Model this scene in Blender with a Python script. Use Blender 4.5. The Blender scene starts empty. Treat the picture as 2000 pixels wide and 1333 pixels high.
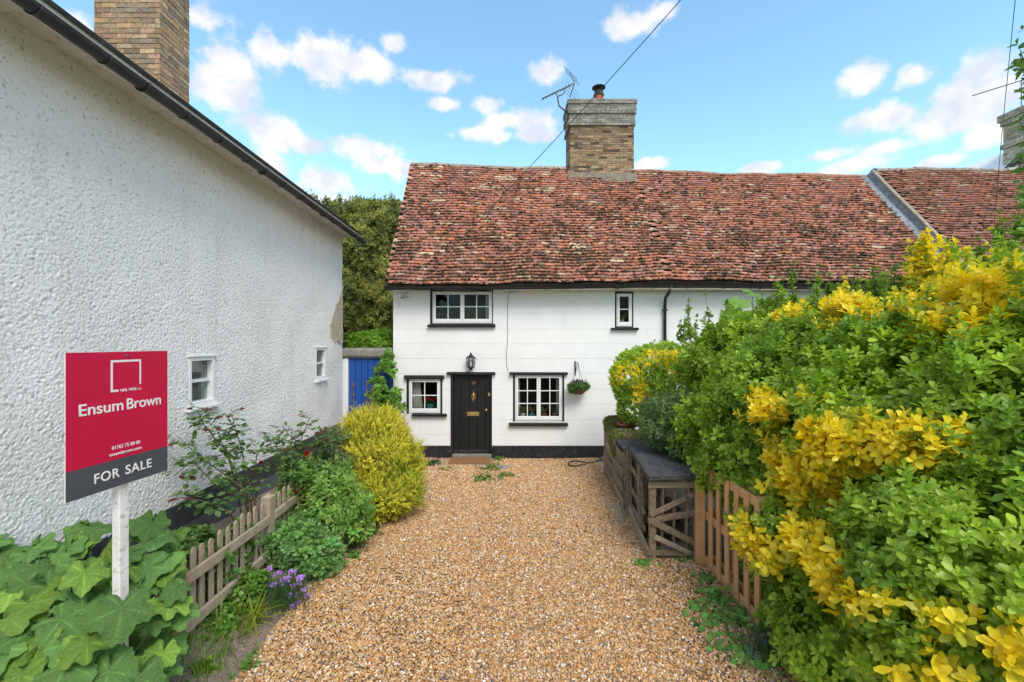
import bpy, math, random
import numpy as np
from mathutils import Matrix, Vector, Euler
R = math.radians
rng = np.random.default_rng(11)
random.seed(5)
scene = bpy.context.scene
col = scene.collection

# ---------------------------------------------------------------- camera
CH, F, VX, VY = 2.6, 889.0, 987.0, 669.0          # camera height, focal length and vanishing point in photo pixels
cd = bpy.data.cameras.new('camera'); cam = bpy.data.objects.new('camera', cd); col.objects.link(cam)
cam.location = (0, 0, CH); cam.rotation_euler = (R(90), 0, 0)
cd.sensor_width = 36; cd.lens = 16.0; cd.shift_x = 0.0065; cd.shift_y = 0.00125
cd.clip_start = 0.05; cd.clip_end = 3000
scene.camera = cam
scene.view_settings.view_transform = 'Standard'; scene.view_settings.look = 'None'
scene.view_settings.exposure = 1.12; scene.view_settings.gamma = 1.0
SUN_EL, SUN_AZ = R(50), R(157)                      # azimuth clockwise from +Y: behind the camera

# ---------------------------------------------------------------- world: sky with cumulus
def build_world():
    w = bpy.data.worlds.new('World'); scene.world = w; w.use_nodes = True
    nt = w.node_tree; nt.nodes.clear(); N = nt.nodes.new; L = nt.links.new
    out = N('ShaderNodeOutputWorld'); bg = N('ShaderNodeBackground'); L(bg.outputs[0], out.inputs[0])
    sky = N('ShaderNodeTexSky'); sky.sky_type = 'NISHITA'; sky.sun_disc = False
    sky.sun_elevation = SUN_EL; sky.sun_rotation = SUN_AZ; sky.air_density = 1.0; sky.dust_density = 0.3; sky.ozone_density = 1.3
    def math_(op, a, b=None, c=None):
        n = N('ShaderNodeMath'); n.operation = op
        for i, v in enumerate((a, b, c)):
            if v is None: continue
            if isinstance(v, (int, float)): n.inputs[i].default_value = v
            else: L(v, n.inputs[i])
        return n.outputs[0]
    tc = N('ShaderNodeTexCoord'); d = tc.outputs['Generated']
    sp = N('ShaderNodeSeparateXYZ'); L(d, sp.inputs[0])
    az = math_('ARCTAN2', sp.outputs[0], sp.outputs[1]); el = math_('ARCSINE', sp.outputs[2])
    # slow warp of the directions so that the cloud edges billow
    def noise(scale, detail, rough, vec):
        n = N('ShaderNodeTexNoise'); n.inputs['Scale'].default_value = scale; n.inputs['Detail'].default_value = detail
        n.inputs['Roughness'].default_value = rough; L(vec, n.inputs['Vector']); return n.outputs['Fac']
    cb = N('ShaderNodeCombineXYZ'); L(az, cb.inputs[0]); L(math_('MULTIPLY', el, 1.35), cb.inputs[1])
    v = cb.outputs[0]
    n1 = noise(11.0, 7.0, 0.6, d); n2 = noise(34.0, 5.0, 0.6, d)
    clouds = [(445,120,75,62),(420,175,70,32),(515,95,60,36),(400,40,48,26),(640,115,75,36),(720,130,60,32),(845,155,62,19),(770,88,30,16),(545,262,80,30),(600,285,45,18),
              (700,292,80,22),(760,325,60,18),(635,355,55,32),(640,390,70,14),(1240,45,62,25),(1290,25,30,16),(1072,140,44,19),(868,205,38,12),(955,205,40,14),
              (1010,235,80,26),(960,262,70,16),(1040,265,60,14),(1690,148,50,30),(1785,145,45,24),(1935,130,75,32),(1880,190,70,36),(1960,180,60,40),(1720,232,85,26),
              (1850,235,90,30),(1950,260,90,26),(1660,325,90,18),(1610,305,60,14),(1730,290,62,13),(1490,328,42,9),(1270,322,36,11),(150,48,44,24),(525,325,34,34),(1820,320,60,12)]
    best = None
    for (x, y, hw, hh) in clouds:
        hw *= 1.0; hh *= 1.05
        vec = Vector(((x-VX)/F, 1, (VY-y)/F)).normalized()
        a = math.atan2(vec.x, vec.y); e = math.asin(vec.z)
        k = 1/(1+((x-VX)/F)**2)
        sa, se = 1.0/(hw*1.15/F*k), 1.0/(hh*1.2/F*vec.y)
        m = N('ShaderNodeVectorMath'); m.operation = 'MULTIPLY_ADD'; L(v, m.inputs[0])
        m.inputs[1].default_value = (sa, se/1.35, 0); m.inputs[2].default_value = (-a*sa, -e*se, 0)
        ln = N('ShaderNodeVectorMath'); ln.operation = 'LENGTH'; L(m.outputs[0], ln.inputs[0])
        best = ln.outputs['Value'] if best is None else math_('SMOOTH_MIN', best, ln.outputs['Value'], 0.25)
    inframe = math_('SUBTRACT', 1.0, best)
    # the rest of the sky: broken cumulus, thickened out of view for whiter fill light
    low = noise(2.6, 2.0, 0.5, d)
    other = math_('MULTIPLY_ADD', low, 5.0, -2.05)
    mr = N('ShaderNodeMapRange'); mr.interpolation_type = 'SMOOTHSTEP'; L(sp.outputs[1], mr.inputs[0])
    mr.inputs[1].default_value = 0.25; mr.inputs[2].default_value = 0.5
    mx = N('ShaderNodeMix'); mx.data_type = 'FLOAT'; L(mr.outputs[0], mx.inputs[0]); L(other, mx.inputs[2]); L(inframe, mx.inputs[3])
    dens = math_('ADD', mx.outputs[0], math_('MULTIPLY_ADD', n1, 2.6, -1.3))
    dens = math_('ADD', dens, math_('MULTIPLY_ADD', n2, 1.1, -0.55))
    mask = N('ShaderNodeMapRange'); mask.interpolation_type = 'SMOOTHSTEP'; L(dens, mask.inputs[0])
    mask.inputs[1].default_value = -0.08; mask.inputs[2].default_value = 0.62
    # cloud body: white with faint grey-blue hollows
    body = N('ShaderNodeMapRange'); L(noise(16.0, 4.0, 0.55, d), body.inputs[0]); body.inputs[1].default_value = 0.38; body.inputs[2].default_value = 0.6
    cc = N('ShaderNodeMix'); cc.data_type = 'RGBA'; L(body.outputs[0], cc.inputs[0])
    cc.inputs[6].default_value = (0.36, 0.385, 0.44, 1); cc.inputs[7].default_value = (0.50, 0.495, 0.50, 1)
    sc = N('ShaderNodeMix'); sc.data_type = 'RGBA'; sc.blend_type = 'MULTIPLY'; sc.inputs[0].default_value = 1
    L(sky.outputs[0], sc.inputs[6]); sc.inputs[7].default_value = (SKY_S*0.93, SKY_S*1.12, SKY_S*1.02, 1)
    mm = N('ShaderNodeMix'); mm.data_type = 'RGBA'; L(math_('MULTIPLY', mask.outputs[0], 0.97), mm.inputs[0]); L(sc.outputs[2], mm.inputs[6]); L(cc.outputs[2], mm.inputs[7])
    L(mm.outputs[2], bg.inputs['Color']); bg.inputs['Strength'].default_value = 1.0
SKY_S = 0.15
build_world()
sd = bpy.data.lights.new('sun', 'SUN'); sun = bpy.data.objects.new('sun', sd); col.objects.link(sun)
sd.energy = 1.5; sd.angle = R(30); sd.color = (1.0, 0.93, 0.83)
sv = Vector((math.sin(SUN_AZ)*math.cos(SUN_EL), math.cos(SUN_AZ)*math.cos(SUN_EL), math.sin(SUN_EL)))
sun.rotation_euler = sv.to_track_quat('Z', 'Y').to_euler(); sun.location = (0, -20, 30)

# ---------------------------------------------------------------- helpers
def P(x, y, d): return Vector(((x-VX)/F*d, d, CH-(y-VY)/F*d))     # photo pixel at a known depth
def tag(o, label, cat, group=None):
    o['label'] = label; o['category'] = cat
    if group: o['group'] = group
    return o
def kind(o, k, label=None, cat=None):
    o['kind'] = k
    if label: o['label'] = label
    if cat: o['category'] = cat
    return o
def empty(name, loc, label, cat, group=None, rz=0):
    o = bpy.data.objects.new(name, None); col.objects.link(o); o.location = loc; o.rotation_euler = (0, 0, rz)
    o.empty_display_size = 0.1
    return tag(o, label, cat, group)
def link(name, me, parent=None, mat=None):
    o = bpy.data.objects.new(name, me); col.objects.link(o)
    if mat and not me.materials: me.materials.append(mat)
    if parent:
        o.parent = parent; o.matrix_parent_inverse = inv_world(parent)
    return o
def wm(o): return (wm(o.parent) @ o.matrix_parent_inverse if o.parent else Matrix.Identity(4)) @ o.matrix_basis
def inv_world(p): return wm(p).inverted()

class MB:
    """collects boxes, tubes, lathes ... and links them as one mesh"""
    def __init__(s): s.v = []; s.f = []
    def add(s, vs, fs):
        b = len(s.v); s.v += [tuple(q) for q in vs]; s.f += [tuple(b+i for i in f) for f in fs]; return s
    def box(s, c, size, rot=None, jit=0.0):
        x, y, z = size[0]/2, size[1]/2, size[2]/2
        vs = [Vector((a*x, b*y, e*z)) for a in (-1, 1) for b in (-1, 1) for e in (-1, 1)]
        if jit: vs = [q+Vector((random.uniform(-jit, jit), random.uniform(-jit, jit), random.uniform(-jit, jit))) for q in vs]
        if rot is not None:
            m = rot.to_matrix() if isinstance(rot, Euler) else rot
            vs = [m @ q for q in vs]
        c = Vector(c)
        return s.add([q+c for q in vs], [(0,1,3,2),(4,6,7,5),(0,4,5,1),(2,3,7,6),(0,2,6,4),(1,5,7,3)])
    def bb(s, x0, x1, y0, y1, z0, z1): return s.box(((x0+x1)/2, (y0+y1)/2, (z0+z1)/2), (abs(x1-x0), abs(y1-y0), abs(z1-z0)))
    def beam(s, a, b, w, h, jit=0.0):
        a = Vector(a); b = Vector(b); d = (b-a); L = d.length; d.normalize()
        up = Vector((0, 0, 1)) if abs(d.z) < 0.95 else Vector((1, 0, 0))
        sx = d.cross(up).normalized(); sz = sx.cross(d)
        m = Matrix((sx, d, sz)).transposed()
        return s.box((a+b)/2, (w, L, h), m, jit)
    def tube(s, pts, r, n=6, cap=True):
        pts = [Vector(p) for p in pts]; rs = r if isinstance(r, (list, tuple)) else [r]*len(pts)
        b = len(s.v); prev = None
        for i, p in enumerate(pts):
            t = (pts[min(i+1, len(pts)-1)]-pts[max(i-1, 0)]).normalized()
            if prev is None:
                ref = Vector((0, 0, 1)) if abs(t.z) < 0.9 else Vector((1, 0, 0)); u = t.cross(ref).normalized()
            else: u = (prev - t*prev.dot(t)).normalized()
            prev = u; w = t.cross(u)
            for k in range(n):
                a = 2*math.pi*k/n; s.v.append(tuple(p+(u*math.cos(a)+w*math.sin(a))*rs[i]))
        for i in range(len(pts)-1):
            for k in range(n):
                s.f.append((b+i*n+k, b+i*n+(k+1) % n, b+(i+1)*n+(k+1) % n, b+(i+1)*n+k))
        if cap:
            s.f.append(tuple(b+k for k in range(n))[::-1]); e = b+(len(pts)-1)*n; s.f.append(tuple(e+k for k in range(n)))
        return s
    def lathe(s, prof, c=(0, 0, 0), n=16):
        b = len(s.v); c = Vector(c)
        for (r, z) in prof:
            for k in range(n):
                a = 2*math.pi*k/n; s.v.append((c.x+r*math.cos(a), c.y+r*math.sin(a), c.z+z))
        for i in range(len(prof)-1):
            for k in range(n): s.f.append((b+i*n+k, b+i*n+(k+1) % n, b+(i+1)*n+(k+1) % n, b+(i+1)*n+k))
        s.f.append(tuple(b+k for k in range(n))[::-1]); e = b+(len(prof)-1)*n; s.f.append(tuple(e+k for k in range(n)))
        return s
    def poly(s, pts, off):
        """a flat outline extruded by the vector off"""
        n = len(pts); off = Vector(off); a = [Vector(p) for p in pts]
        return s.add(a+[p+off for p in a], [tuple(range(n))[::-1], tuple(range(n, 2*n))]+[(i, (i+1) % n, n+(i+1) % n, n+i) for i in range(n)])
    def mesh(s, name, mat=None):
        me = bpy.data.meshes.new(name); me.from_pydata(s.v, [], s.f); me.update()
        if mat: me.materials.append(mat)
        return me
    def build(s, name, mat, parent=None, smooth=False, bev=0.0):
        me = s.mesh(name, mat)
        if smooth: me.polygons.foreach_set('use_smooth', [True]*len(me.polygons))
        o = link(name, me, parent)
        if bev:
            m = o.modifiers.new('bevel', 'BEVEL'); m.width = bev; m.segments = 1; m.limit_method = 'ANGLE'
        return o

def np_mesh(name, V, Q, mat, parent=None, colr=None, smooth=True):
    me = bpy.data.meshes.new(name); V = np.ascontiguousarray(V, np.float32).reshape(-1, 3); Q = np.ascontiguousarray(Q, np.int32)
    me.vertices.add(len(V)); me.vertices.foreach_set('co', V.ravel())
    me.loops.add(Q.size); me.loops.foreach_set('vertex_index', Q.ravel())
    me.polygons.add(len(Q)); me.polygons.foreach_set('loop_start', np.arange(len(Q), dtype=np.int32)*Q.shape[1])
    me.polygons.foreach_set('use_smooth', np.full(len(Q), smooth))
    me.update(calc_edges=True)
    if colr is not None:
        a = me.attributes.new('col', 'FLOAT_COLOR', 'POINT'); c = np.ones((len(V), 4), np.float32); c[:, :3] = colr; a.data.foreach_set('color', c.ravel())
    me.materials.append(mat)
    return link(name, me, parent)
def unit(v): return v/np.maximum(np.linalg.norm(v, axis=-1, keepdims=True), 1e-9)
def frames(axis, roll=None):
    """rotation matrices whose z column is axis"""
    z = unit(np.asarray(axis, float)); n = len(z); ref = rng.normal(size=(n, 3)) if roll is None else np.tile(roll, (n, 1))
    x = unit(np.cross(ref, z)); y = np.cross(z, x)
    return np.stack([x, y, z], axis=-1)
class Tmpl:
    def __init__(s, V, Q, shade=None): s.V = np.asarray(V, float); s.Q = np.asarray(Q, int); s.c = np.ones(len(s.V)) if shade is None else np.asarray(shade, float)
def scatter(name, tm, M, O, S, C, mat, parent=None, smooth=True):
    """one mesh of the template at many places: M Nx3x3, O Nx3, S N or Nx3, C Nx3"""
    N = len(O); S = np.asarray(S, float); S = S[:, None, None] if S.ndim == 1 else S[:, None, :]
    V = np.einsum('nij,nvj->nvi', M, tm.V[None]*S)+np.asarray(O)[:, None, :]
    Q = (tm.Q[None]+(np.arange(N)*len(tm.V))[:, None, None]).reshape(-1, tm.Q.shape[1])
    Cc = (np.asarray(C)[:, None, :]*tm.c[None, :, None]).reshape(-1, 3)
    return np_mesh(name, V.reshape(-1, 3), Q, mat, parent, Cc, smooth)
def leaf_V(L, w, fold=0.25, droop=0.2, rows=3, prof=None):
    prof = prof or [0.1, 1.0, 0.08]; ts = np.linspace(0, 1, len(prof)); V = []
    for t, p in zip(ts, prof):
        z = -droop*L*t*t
        V += [(-w*p, L*t, z+fold*w*p), (0, L*t, z), (w*p, L*t, z+fold*w*p)]
    Q = []
    for i in range(len(prof)-1):
        b = 3*i; Q += [(b, b+1, b+4, b+3), (b+1, b+2, b+5, b+4)]
    return np.array(V, float), np.array(Q)
def rot_axis(a, axis):
    return np.array(Matrix.Rotation(a, 3, axis))
def sprig(n, L, w, stem=0.5, t0=20, t1=80, seed=0, prof=None, droop=0.25, fold=0.25, vary=0.25):
    """a rosette: n leaves spiralling round +z, the lower ones spread wider"""
    r = np.random.default_rng(seed); VV = []; QQ = []; cc = []; nb = 0
    for i in range(n):
        u = i/max(n-1, 1); V, Q = leaf_V(L*(0.75+0.35*r.random())*(0.7+0.45*u), w*(0.85+0.3*r.random())*(0.75+0.35*u), fold, droop, prof=prof)
        tilt = R(t0+(t1-t0)*u+r.normal()*8)
        m = rot_axis(i*2.4+r.normal()*0.25, 'Z') @ rot_axis(math.pi/2-tilt, 'X')
        V = V @ rot_axis(r.normal()*0.3, 'Y').T
        V = V @ m.T + np.array([0, 0, stem*L*(1-u)])
        VV.append(V); QQ.append(Q+nb); nb += len(V); cc += [1-vary/2+vary*r.random()]*len(V)
    return Tmpl(np.concatenate(VV), np.concatenate(QQ), cc)
def merge_cols(base, n, var=0.12, hue=0.1):
    c = np.tile(np.asarray(base, float), (n, 1)); c *= 1+rng.normal(size=(n, 1))*var
    c *= 1+rng.normal(size=(n, 3))*hue*np.array([1, .6, .6]); return np.clip(c, 0.004, 0.95)
def ribbons(name, base, azim, lean, L, w, droop, C, mat, parent=None, seg=6, fold=0.2):
    """strap leaves: arching ribbons from base points"""
    base = np.asarray(base, float); N = len(base); t = np.linspace(0, 1, seg+1)
    h = np.stack([np.cos(azim), np.sin(azim), 0*azim], -1); side = np.stack([-np.sin(azim), np.cos(azim), 0*azim], -1)
    th = lean[:, None]+droop[:, None]*t[None]**1.3                # angle from vertical
    ds = (L/seg)[:, None]; dx = np.cumsum(np.sin(th)*ds, 1)-np.sin(th[:, :1])*ds; dz = np.cumsum(np.cos(th)*ds, 1)-np.cos(th[:, :1])*ds
    c = base[:, None]+h[:, None]*dx[..., None]; c[..., 2] += dz
    wd = w[:, None]*(np.clip(1.25*(1-t**2.2), 0.06, 1))[None]*np.clip(0.5+2*t, 0, 1)[None]
    up = np.zeros_like(c); up[..., 2] = 1
    V = np.stack([c-side[:, None]*wd[..., None]+up*fold*wd[..., None], c, c+side[:, None]*wd[..., None]+up*fold*wd[..., None]], 2)
    V = V.reshape(N, -1, 3); q = []
    for i in range(seg):
        b = 3*i; q += [(b, b+1, b+4, b+3), (b+1, b+2, b+5, b+4)]
    Q = (np.array(q)[None]+(np.arange(N)*3*(seg+1))[:, None, None]).reshape(-1, 4)
    return np_mesh(name, V, Q, mat, parent, np.repeat(C, 3*(seg+1), 0))

# ---------------------------------------------------------------- materials
def newmat(name):
    m = bpy.data.materials.new(name); m.use_nodes = True; nt = m.node_tree; b = nt.nodes['Principled BSDF']; return m, nt, b
def mix(nt, fac, a, b, blend='MIX'):
    n = nt.nodes.new('ShaderNodeMix'); n.data_type = 'RGBA'; n.blend_type = blend
    for i, v in ((0, fac), (6, a), (7, b)):
        if hasattr(v, 'links') or hasattr(v, 'is_output'): nt.links.new(v, n.inputs[i])
        elif isinstance(v, (int, float)): n.inputs[i].default_value = v
        else: n.inputs[i].default_value = (*v, 1) if len(v) == 3 else v
    return n.outputs[2]
def noise(nt, scale, detail=4, rough=0.55, vec=None, stretch=None, coord='Object'):
    if vec is None:
        tc = nt.nodes.new('ShaderNodeTexCoord'); vec = tc.outputs[coord]
    if stretch:
        mp = nt.nodes.new('ShaderNodeMapping'); mp.inputs['Scale'].default_value = stretch; nt.links.new(vec, mp.inputs[0]); vec = mp.outputs[0]
    n = nt.nodes.new('ShaderNodeTexNoise'); n.inputs['Scale'].default_value = scale; n.inputs['Detail'].default_value = detail; n.inputs['Roughness'].default_value = rough
    nt.links.new(vec, n.inputs['Vector']); return n.outputs['Fac']
def remap(nt, v, a, b, c=0.0, d=1.0):
    n = nt.nodes.new('ShaderNodeMapRange'); nt.links.new(v, n.inputs[0])
    for i, q in enumerate((a, b, c, d)): n.inputs[i+1].default_value = q
    return n.outputs[0]
def bump(nt, b, h, strength=0.3, dist=0.01):
    n = nt.nodes.new('ShaderNodeBump'); n.inputs['Strength'].default_value = strength; n.inputs['Distance'].default_value = dist
    nt.links.new(h, n.inputs['Height']); nt.links.new(n.outputs[0], b.inputs['Normal'])
def world_pos(nt):
    g = nt.nodes.new('ShaderNodeNewGeometry'); return g.outputs['Position']
def two(name, c1, c2, scale=6, rough=0.7, bs=0.2, bscale=40, bd=0.006, lo=0.35, hi=0.65, stretch=None, spec=0.4, c3=None, metal=0.0):
    """two tones mixed by noise in place, with fine relief"""
    m, nt, b = newmat(name); pos = world_pos(nt)
    f = remap(nt, noise(nt, scale, 5, 0.6, pos, stretch), lo, hi); c = mix(nt, f, c1, c2)
    if c3: c = mix(nt, remap(nt, noise(nt, scale*4.3, 5, 0.65, pos, stretch), 0.56, 0.66), c, c3)
    nt.links.new(c, b.inputs['Base Color']); b.inputs['Roughness'].default_value = rough; b.inputs['Specular IOR Level'].default_value = spec; b.inputs['Metallic'].default_value = metal
    if bs: bump(nt, b, noise(nt, bscale, 4, 0.6, pos, stretch), bs, bd)
    return m
def piece(name, rough=0.85, scale=25, dirt=(0.06, 0.05, 0.04), dlo=0.55, dhi=0.7, bs=0.5, bd=0.006, damt=0.7, bscale=60):
    """colour from the piece itself (object colour x attribute col), soiled by noise"""
    m, nt, b = newmat(name); pos = world_pos(nt)
    oi = nt.nodes.new('ShaderNodeObjectInfo'); at = nt.nodes.new('ShaderNodeAttribute'); at.attribute_name = 'col'
    c = mix(nt, 1.0, oi.outputs['Color'], at.outputs['Color'], 'MULTIPLY')
    v = remap(nt, noise(nt, scale*1.7, 4, 0.6, pos), 0.3, 0.7, 0.72, 1.25); vn = nt.nodes.new('ShaderNodeVectorMath'); vn.operation = 'SCALE'; nt.links.new(c, vn.inputs[0]); nt.links.new(v, vn.inputs['Scale'])
    f = remap(nt, noise(nt, scale, 5, 0.65, pos), dlo, dhi, 0, damt)
    nt.links.new(mix(nt, f, vn.outputs[0], dirt), b.inputs['Base Color']); b.inputs['Roughness'].default_value = rough; b.inputs['Specular IOR Level'].default_value = 0.25
    bump(nt, b, noise(nt, bscale, 5, 0.65, pos), bs, bd); return m
def foliage(name, rough=0.42, trans=0.45, spec=0.5, tint=(1.15, 1.1, 0.5)):
    m, nt, b = newmat(name); at = nt.nodes.new('ShaderNodeAttribute'); at.attribute_name = 'col'
    nt.links.new(at.outputs['Color'], b.inputs['Base Color']); b.inputs['Roughness'].default_value = rough; b.inputs['Specular IOR Level'].default_value = spec
    t = nt.nodes.new('ShaderNodeBsdfTranslucent'); nt.links.new(mix(nt, 1.0, at.outputs['Color'], tint, 'MULTIPLY'), t.inputs[0])
    ms = nt.nodes.new('ShaderNodeMixShader'); ms.inputs[0].default_value = trans
    nt.links.new(b.outputs[0], ms.inputs[1]); nt.links.new(t.outputs[0], ms.inputs[2]); nt.links.new(ms.outputs[0], nt.nodes['Material Output'].inputs[0]); return m
M = {}
M['leaf'] = foliage('glossy_leaf'); M['matt_leaf'] = foliage('matt_leaf', 0.65, 0.3, 0.3)
M['petal'] = foliage('petal', 0.6, 0.3, 0.2, (1, 1, 1))
M['tile'] = piece('clay_tile', 0.88, 9, (0.06, 0.045, 0.035), 0.55, 0.72, 0.5, 0.004, 0.5)
M['brick'] = piece('old_brick', 0.92, 16, (0.09, 0.075, 0.06), 0.50, 0.72, 1.0, 0.015, 0.6, 45)
M['wood_piece'] = piece('wood_piece', 0.8, 20, (0.03, 0.02, 0.015), 0.58, 0.75, 0.5, 0.004, 0.6)
M['mortar'] = two('mortar', (0.34, 0.30, 0.24), (0.22, 0.19, 0.16), 12, 0.95, 0.6, 70)
M['deck'] = two('roof_underlay', (0.03, 0.022, 0.018), (0.05, 0.035, 0.028), 12, 0.95)
M['white_wall'] = two('white_masonry_paint', (0.82, 0.825, 0.83), (0.75, 0.755, 0.755), 1.6, 0.75, 0.35, 30, 0.004, 0.3, 0.75, None, 0.3, (0.775, 0.775, 0.77))
M['plinth'] = two('black_plinth_paint', (0.014, 0.014, 0.016), (0.035, 0.035, 0.036), 3.5, 0.75, 0.5, 30, 0.006, 0.35, 0.75, None, 0.25, (0.06, 0.06, 0.058))
M['black_wood'] = two('black_painted_timber', (0.010, 0.010, 0.011), (0.022, 0.021, 0.02), 8, 0.5, 0.5, 25, 0.006, 0.4, 0.7)
M['door_black'] = two('black_door_paint', (0.005, 0.005, 0.0055), (0.012, 0.0115, 0.011), 5, 0.55, 0.5, 18, 0.004, 0.4, 0.7, (6, 6, 0.8), 0.4)
M['white_paint'] = two('white_gloss_paint', (0.82, 0.83, 0.84), (0.76, 0.77, 0.78), 8, 0.4, 0.08, 40)
M['soffit'] = two('old_white_board', (0.72, 0.69, 0.63), (0.56, 0.52, 0.46), 3, 0.6, 0.1, 30, 0.005, 0.3, 0.7, None, 0.3, (0.4, 0.36, 0.3))
M['gutter'] = two('black_gutter', (0.014, 0.015, 0.017), (0.03, 0.031, 0.034), 6, 0.4, 0.1)
M['iron'] = two('black_iron', (0.012, 0.013, 0.014), (0.03, 0.03, 0.03), 20, 0.45, 0.1)
M['brass'] = two('brass', (0.72, 0.50, 0.20), (0.5, 0.34, 0.13), 30, 0.32, 0.05, metal=0.9)
M['steel'] = two('aerial_alloy', (0.16, 0.165, 0.175), (0.08, 0.08, 0.085), 20, 0.5, 0.05, metal=0.5)
M['lead'] = two('lead_sheet', (0.26, 0.29, 0.33), (0.15, 0.17, 0.20), 5, 0.5, 0.2, 20, metal=0.3, c3=(0.12, 0.11, 0.1))
M['terracotta'] = two('terracotta', (0.42, 0.13, 0.06), (0.32, 0.10, 0.055), 8, 0.8, 0.2)
M['concrete'] = two('concrete', (0.30, 0.28, 0.25), (0.19, 0.18, 0.16), 6, 0.9, 0.6, 60, 0.006, c3=(0.11, 0.1, 0.085))
M['slate_slab'] = two('dark_slab', (0.095, 0.095, 0.095), (0.055, 0.056, 0.058), 9, 0.9, 0.8, 60, 0.01, c3=(0.15, 0.145, 0.13), spec=0.2)
M['blue'] = two('blue_gate_paint', (0.014, 0.085, 0.36), (0.011, 0.07, 0.30), 3, 0.4, 0.1, 20, 0.003)
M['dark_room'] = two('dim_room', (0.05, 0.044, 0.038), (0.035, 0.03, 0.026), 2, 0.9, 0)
M['curtain'] = two('curtain_cloth', (0.62, 0.60, 0.54), (0.52, 0.50, 0.45), 10, 0.9, 0.1)
M['soil'] = two('soil', (0.17, 0.13, 0.095), (0.26, 0.20, 0.15), 14, 0.95, 1.0, 60, 0.02, c3=(0.40, 0.33, 0.26))
M['grass'] = two('grass', (0.05, 0.09, 0.02), (0.08, 0.12, 0.03), 2, 0.95, 0.6, 30, 0.02)
M['moss'] = foliage('moss', 0.95, 0.0, 0.1)
M['bark'] = two('bark', (0.10, 0.07, 0.045), (0.06, 0.042, 0.03), 14, 0.9, 0.6, 40)
M['rose_stem'] = two('rose_stem', (0.10, 0.055, 0.035), (0.09, 0.10, 0.04), 9, 0.6, 0.1)
M['green_stem'] = two('green_stem', (0.12, 0.20, 0.05), (0.16, 0.2, 0.07), 9, 0.6, 0.1)
M['coir'] = two('coir_mat', (0.30, 0.15, 0.06), (0.22, 0.10, 0.04), 25, 0.98, 1.0, 150, 0.01)
M['hose'] = two('black_hose', (0.012, 0.012, 0.012), (0.02, 0.02, 0.02), 20, 0.4, 0)
M['sign_red'] = two('crimson_board', (0.58, 0.006, 0.055), (0.53, 0.006, 0.05), 3, 0.42, 0.02, 30, c3=(0.56, 0.012, 0.06))
M['sign_grey'] = two('grey_board', (0.075, 0.082, 0.094), (0.065, 0.072, 0.083), 3, 0.45, 0.02, 30)
M['sign_white'] = two('white_print', (0.80, 0.79, 0.78), (0.76, 0.75, 0.75), 9, 0.5, 0)
M['post_white'] = two('worn_white_post', (0.76, 0.76, 0.75), (0.66, 0.65, 0.63), 8, 0.6, 0.2, 30, c3=(0.42, 0.38, 0.34))
M['teal'] = two('teal_glaze', (0.08, 0.36, 0.38), (0.06, 0.30, 0.33), 9, 0.3, 0)
M['wicker'] = two('wicker', (0.32, 0.15, 0.06), (0.2, 0.09, 0.04), 40, 0.8, 0.6, 80)
def pebbledash():
    m, nt, b = newmat('roughcast_white'); pos = world_pos(nt)
    v = nt.nodes.new('ShaderNodeTexVoronoi'); v.feature = 'SMOOTH_F1'; v.inputs['Scale'].default_value = 45; v.inputs['Smoothness'].default_value = 0.6; nt.links.new(pos, v.inputs['Vector'])
    n1 = noise(nt, 30, 5, 0.6, pos)
    s = nt.nodes.new('ShaderNodeMath'); s.operation = 'MULTIPLY_ADD'; nt.links.new(v.outputs['Distance'], s.inputs[0]); s.inputs[1].default_value = -0.9; nt.links.new(n1, s.inputs[2])
    pit_shade = remap(nt, noise(nt, 26, 4, 0.6, pos), 0.585, 0.66, 0, 0.6)  # dark specks: shade of small hollows put into the colour
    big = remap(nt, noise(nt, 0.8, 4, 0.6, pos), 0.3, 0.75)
    nt.links.new(mix(nt, pit_shade, mix(nt, big, (0.86, 0.85, 0.84), (0.81, 0.80, 0.785)), (0.32, 0.30, 0.27)), b.inputs['Base Color'])
    stv = remap(nt, noise(nt, 2.2, 5, 0.65, pos, (1, 1.6, 0.22)), 0.52, 0.72, 0, 0.30); src = b.inputs['Base Color'].links[0].from_socket; nt.links.new(mix(nt, stv, src, (0.55, 0.53, 0.49)), b.inputs['Base Color'])
    b.inputs['Roughness'].default_value = 0.85; b.inputs['Specular IOR Level'].default_value = 0.2
    bump(nt, b, s.outputs[0], 0.5, 0.012); return m
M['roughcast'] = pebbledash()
def weathered(name, c1, c2, c3, st=(3, 3, 3)):
    return two(name, c1, c2, 6, 0.85, 0.7, 35, 0.006, 0.3, 0.7, st, 0.2, c3)
M['grey_wood'] = weathered('weathered_grey_wood', (0.42, 0.345, 0.25), (0.31, 0.25, 0.18), (0.20, 0.16, 0.115))
M['dark_wood'] = weathered('blackened_wood', (0.36, 0.27, 0.19), (0.15, 0.115, 0.085), (0.04, 0.032, 0.027))
M['pallet_wood'] = weathered('new_pallet_wood', (0.74, 0.43, 0.21), (0.60, 0.34, 0.165), (0.36, 0.20, 0.11))
def glass():
    m, nt, b = newmat('window_glass'); nt.nodes.remove(b)
    t = nt.nodes.new('ShaderNodeBsdfTransparent'); t.inputs[0].default_value = (0.86, 0.89, 0.88, 1); g = nt.nodes.new('ShaderNodeBsdfGlossy'); g.inputs['Roughness'].default_value = 0.02
    fr = nt.nodes.new('ShaderNodeFresnel'); fr.inputs[0].default_value = 1.5
    ms = nt.nodes.new('ShaderNodeMixShader'); nt.links.new(remap(nt, fr.outputs[0], 0, 1, 0, 0.22), ms.inputs[0]); nt.links.new(t.outputs[0], ms.inputs[1]); nt.links.new(g.outputs[0], ms.inputs[2])
    nt.links.new(ms.outputs[0], nt.nodes['Material Output'].inputs[0]); return m
M['glass'] = glass()

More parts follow.
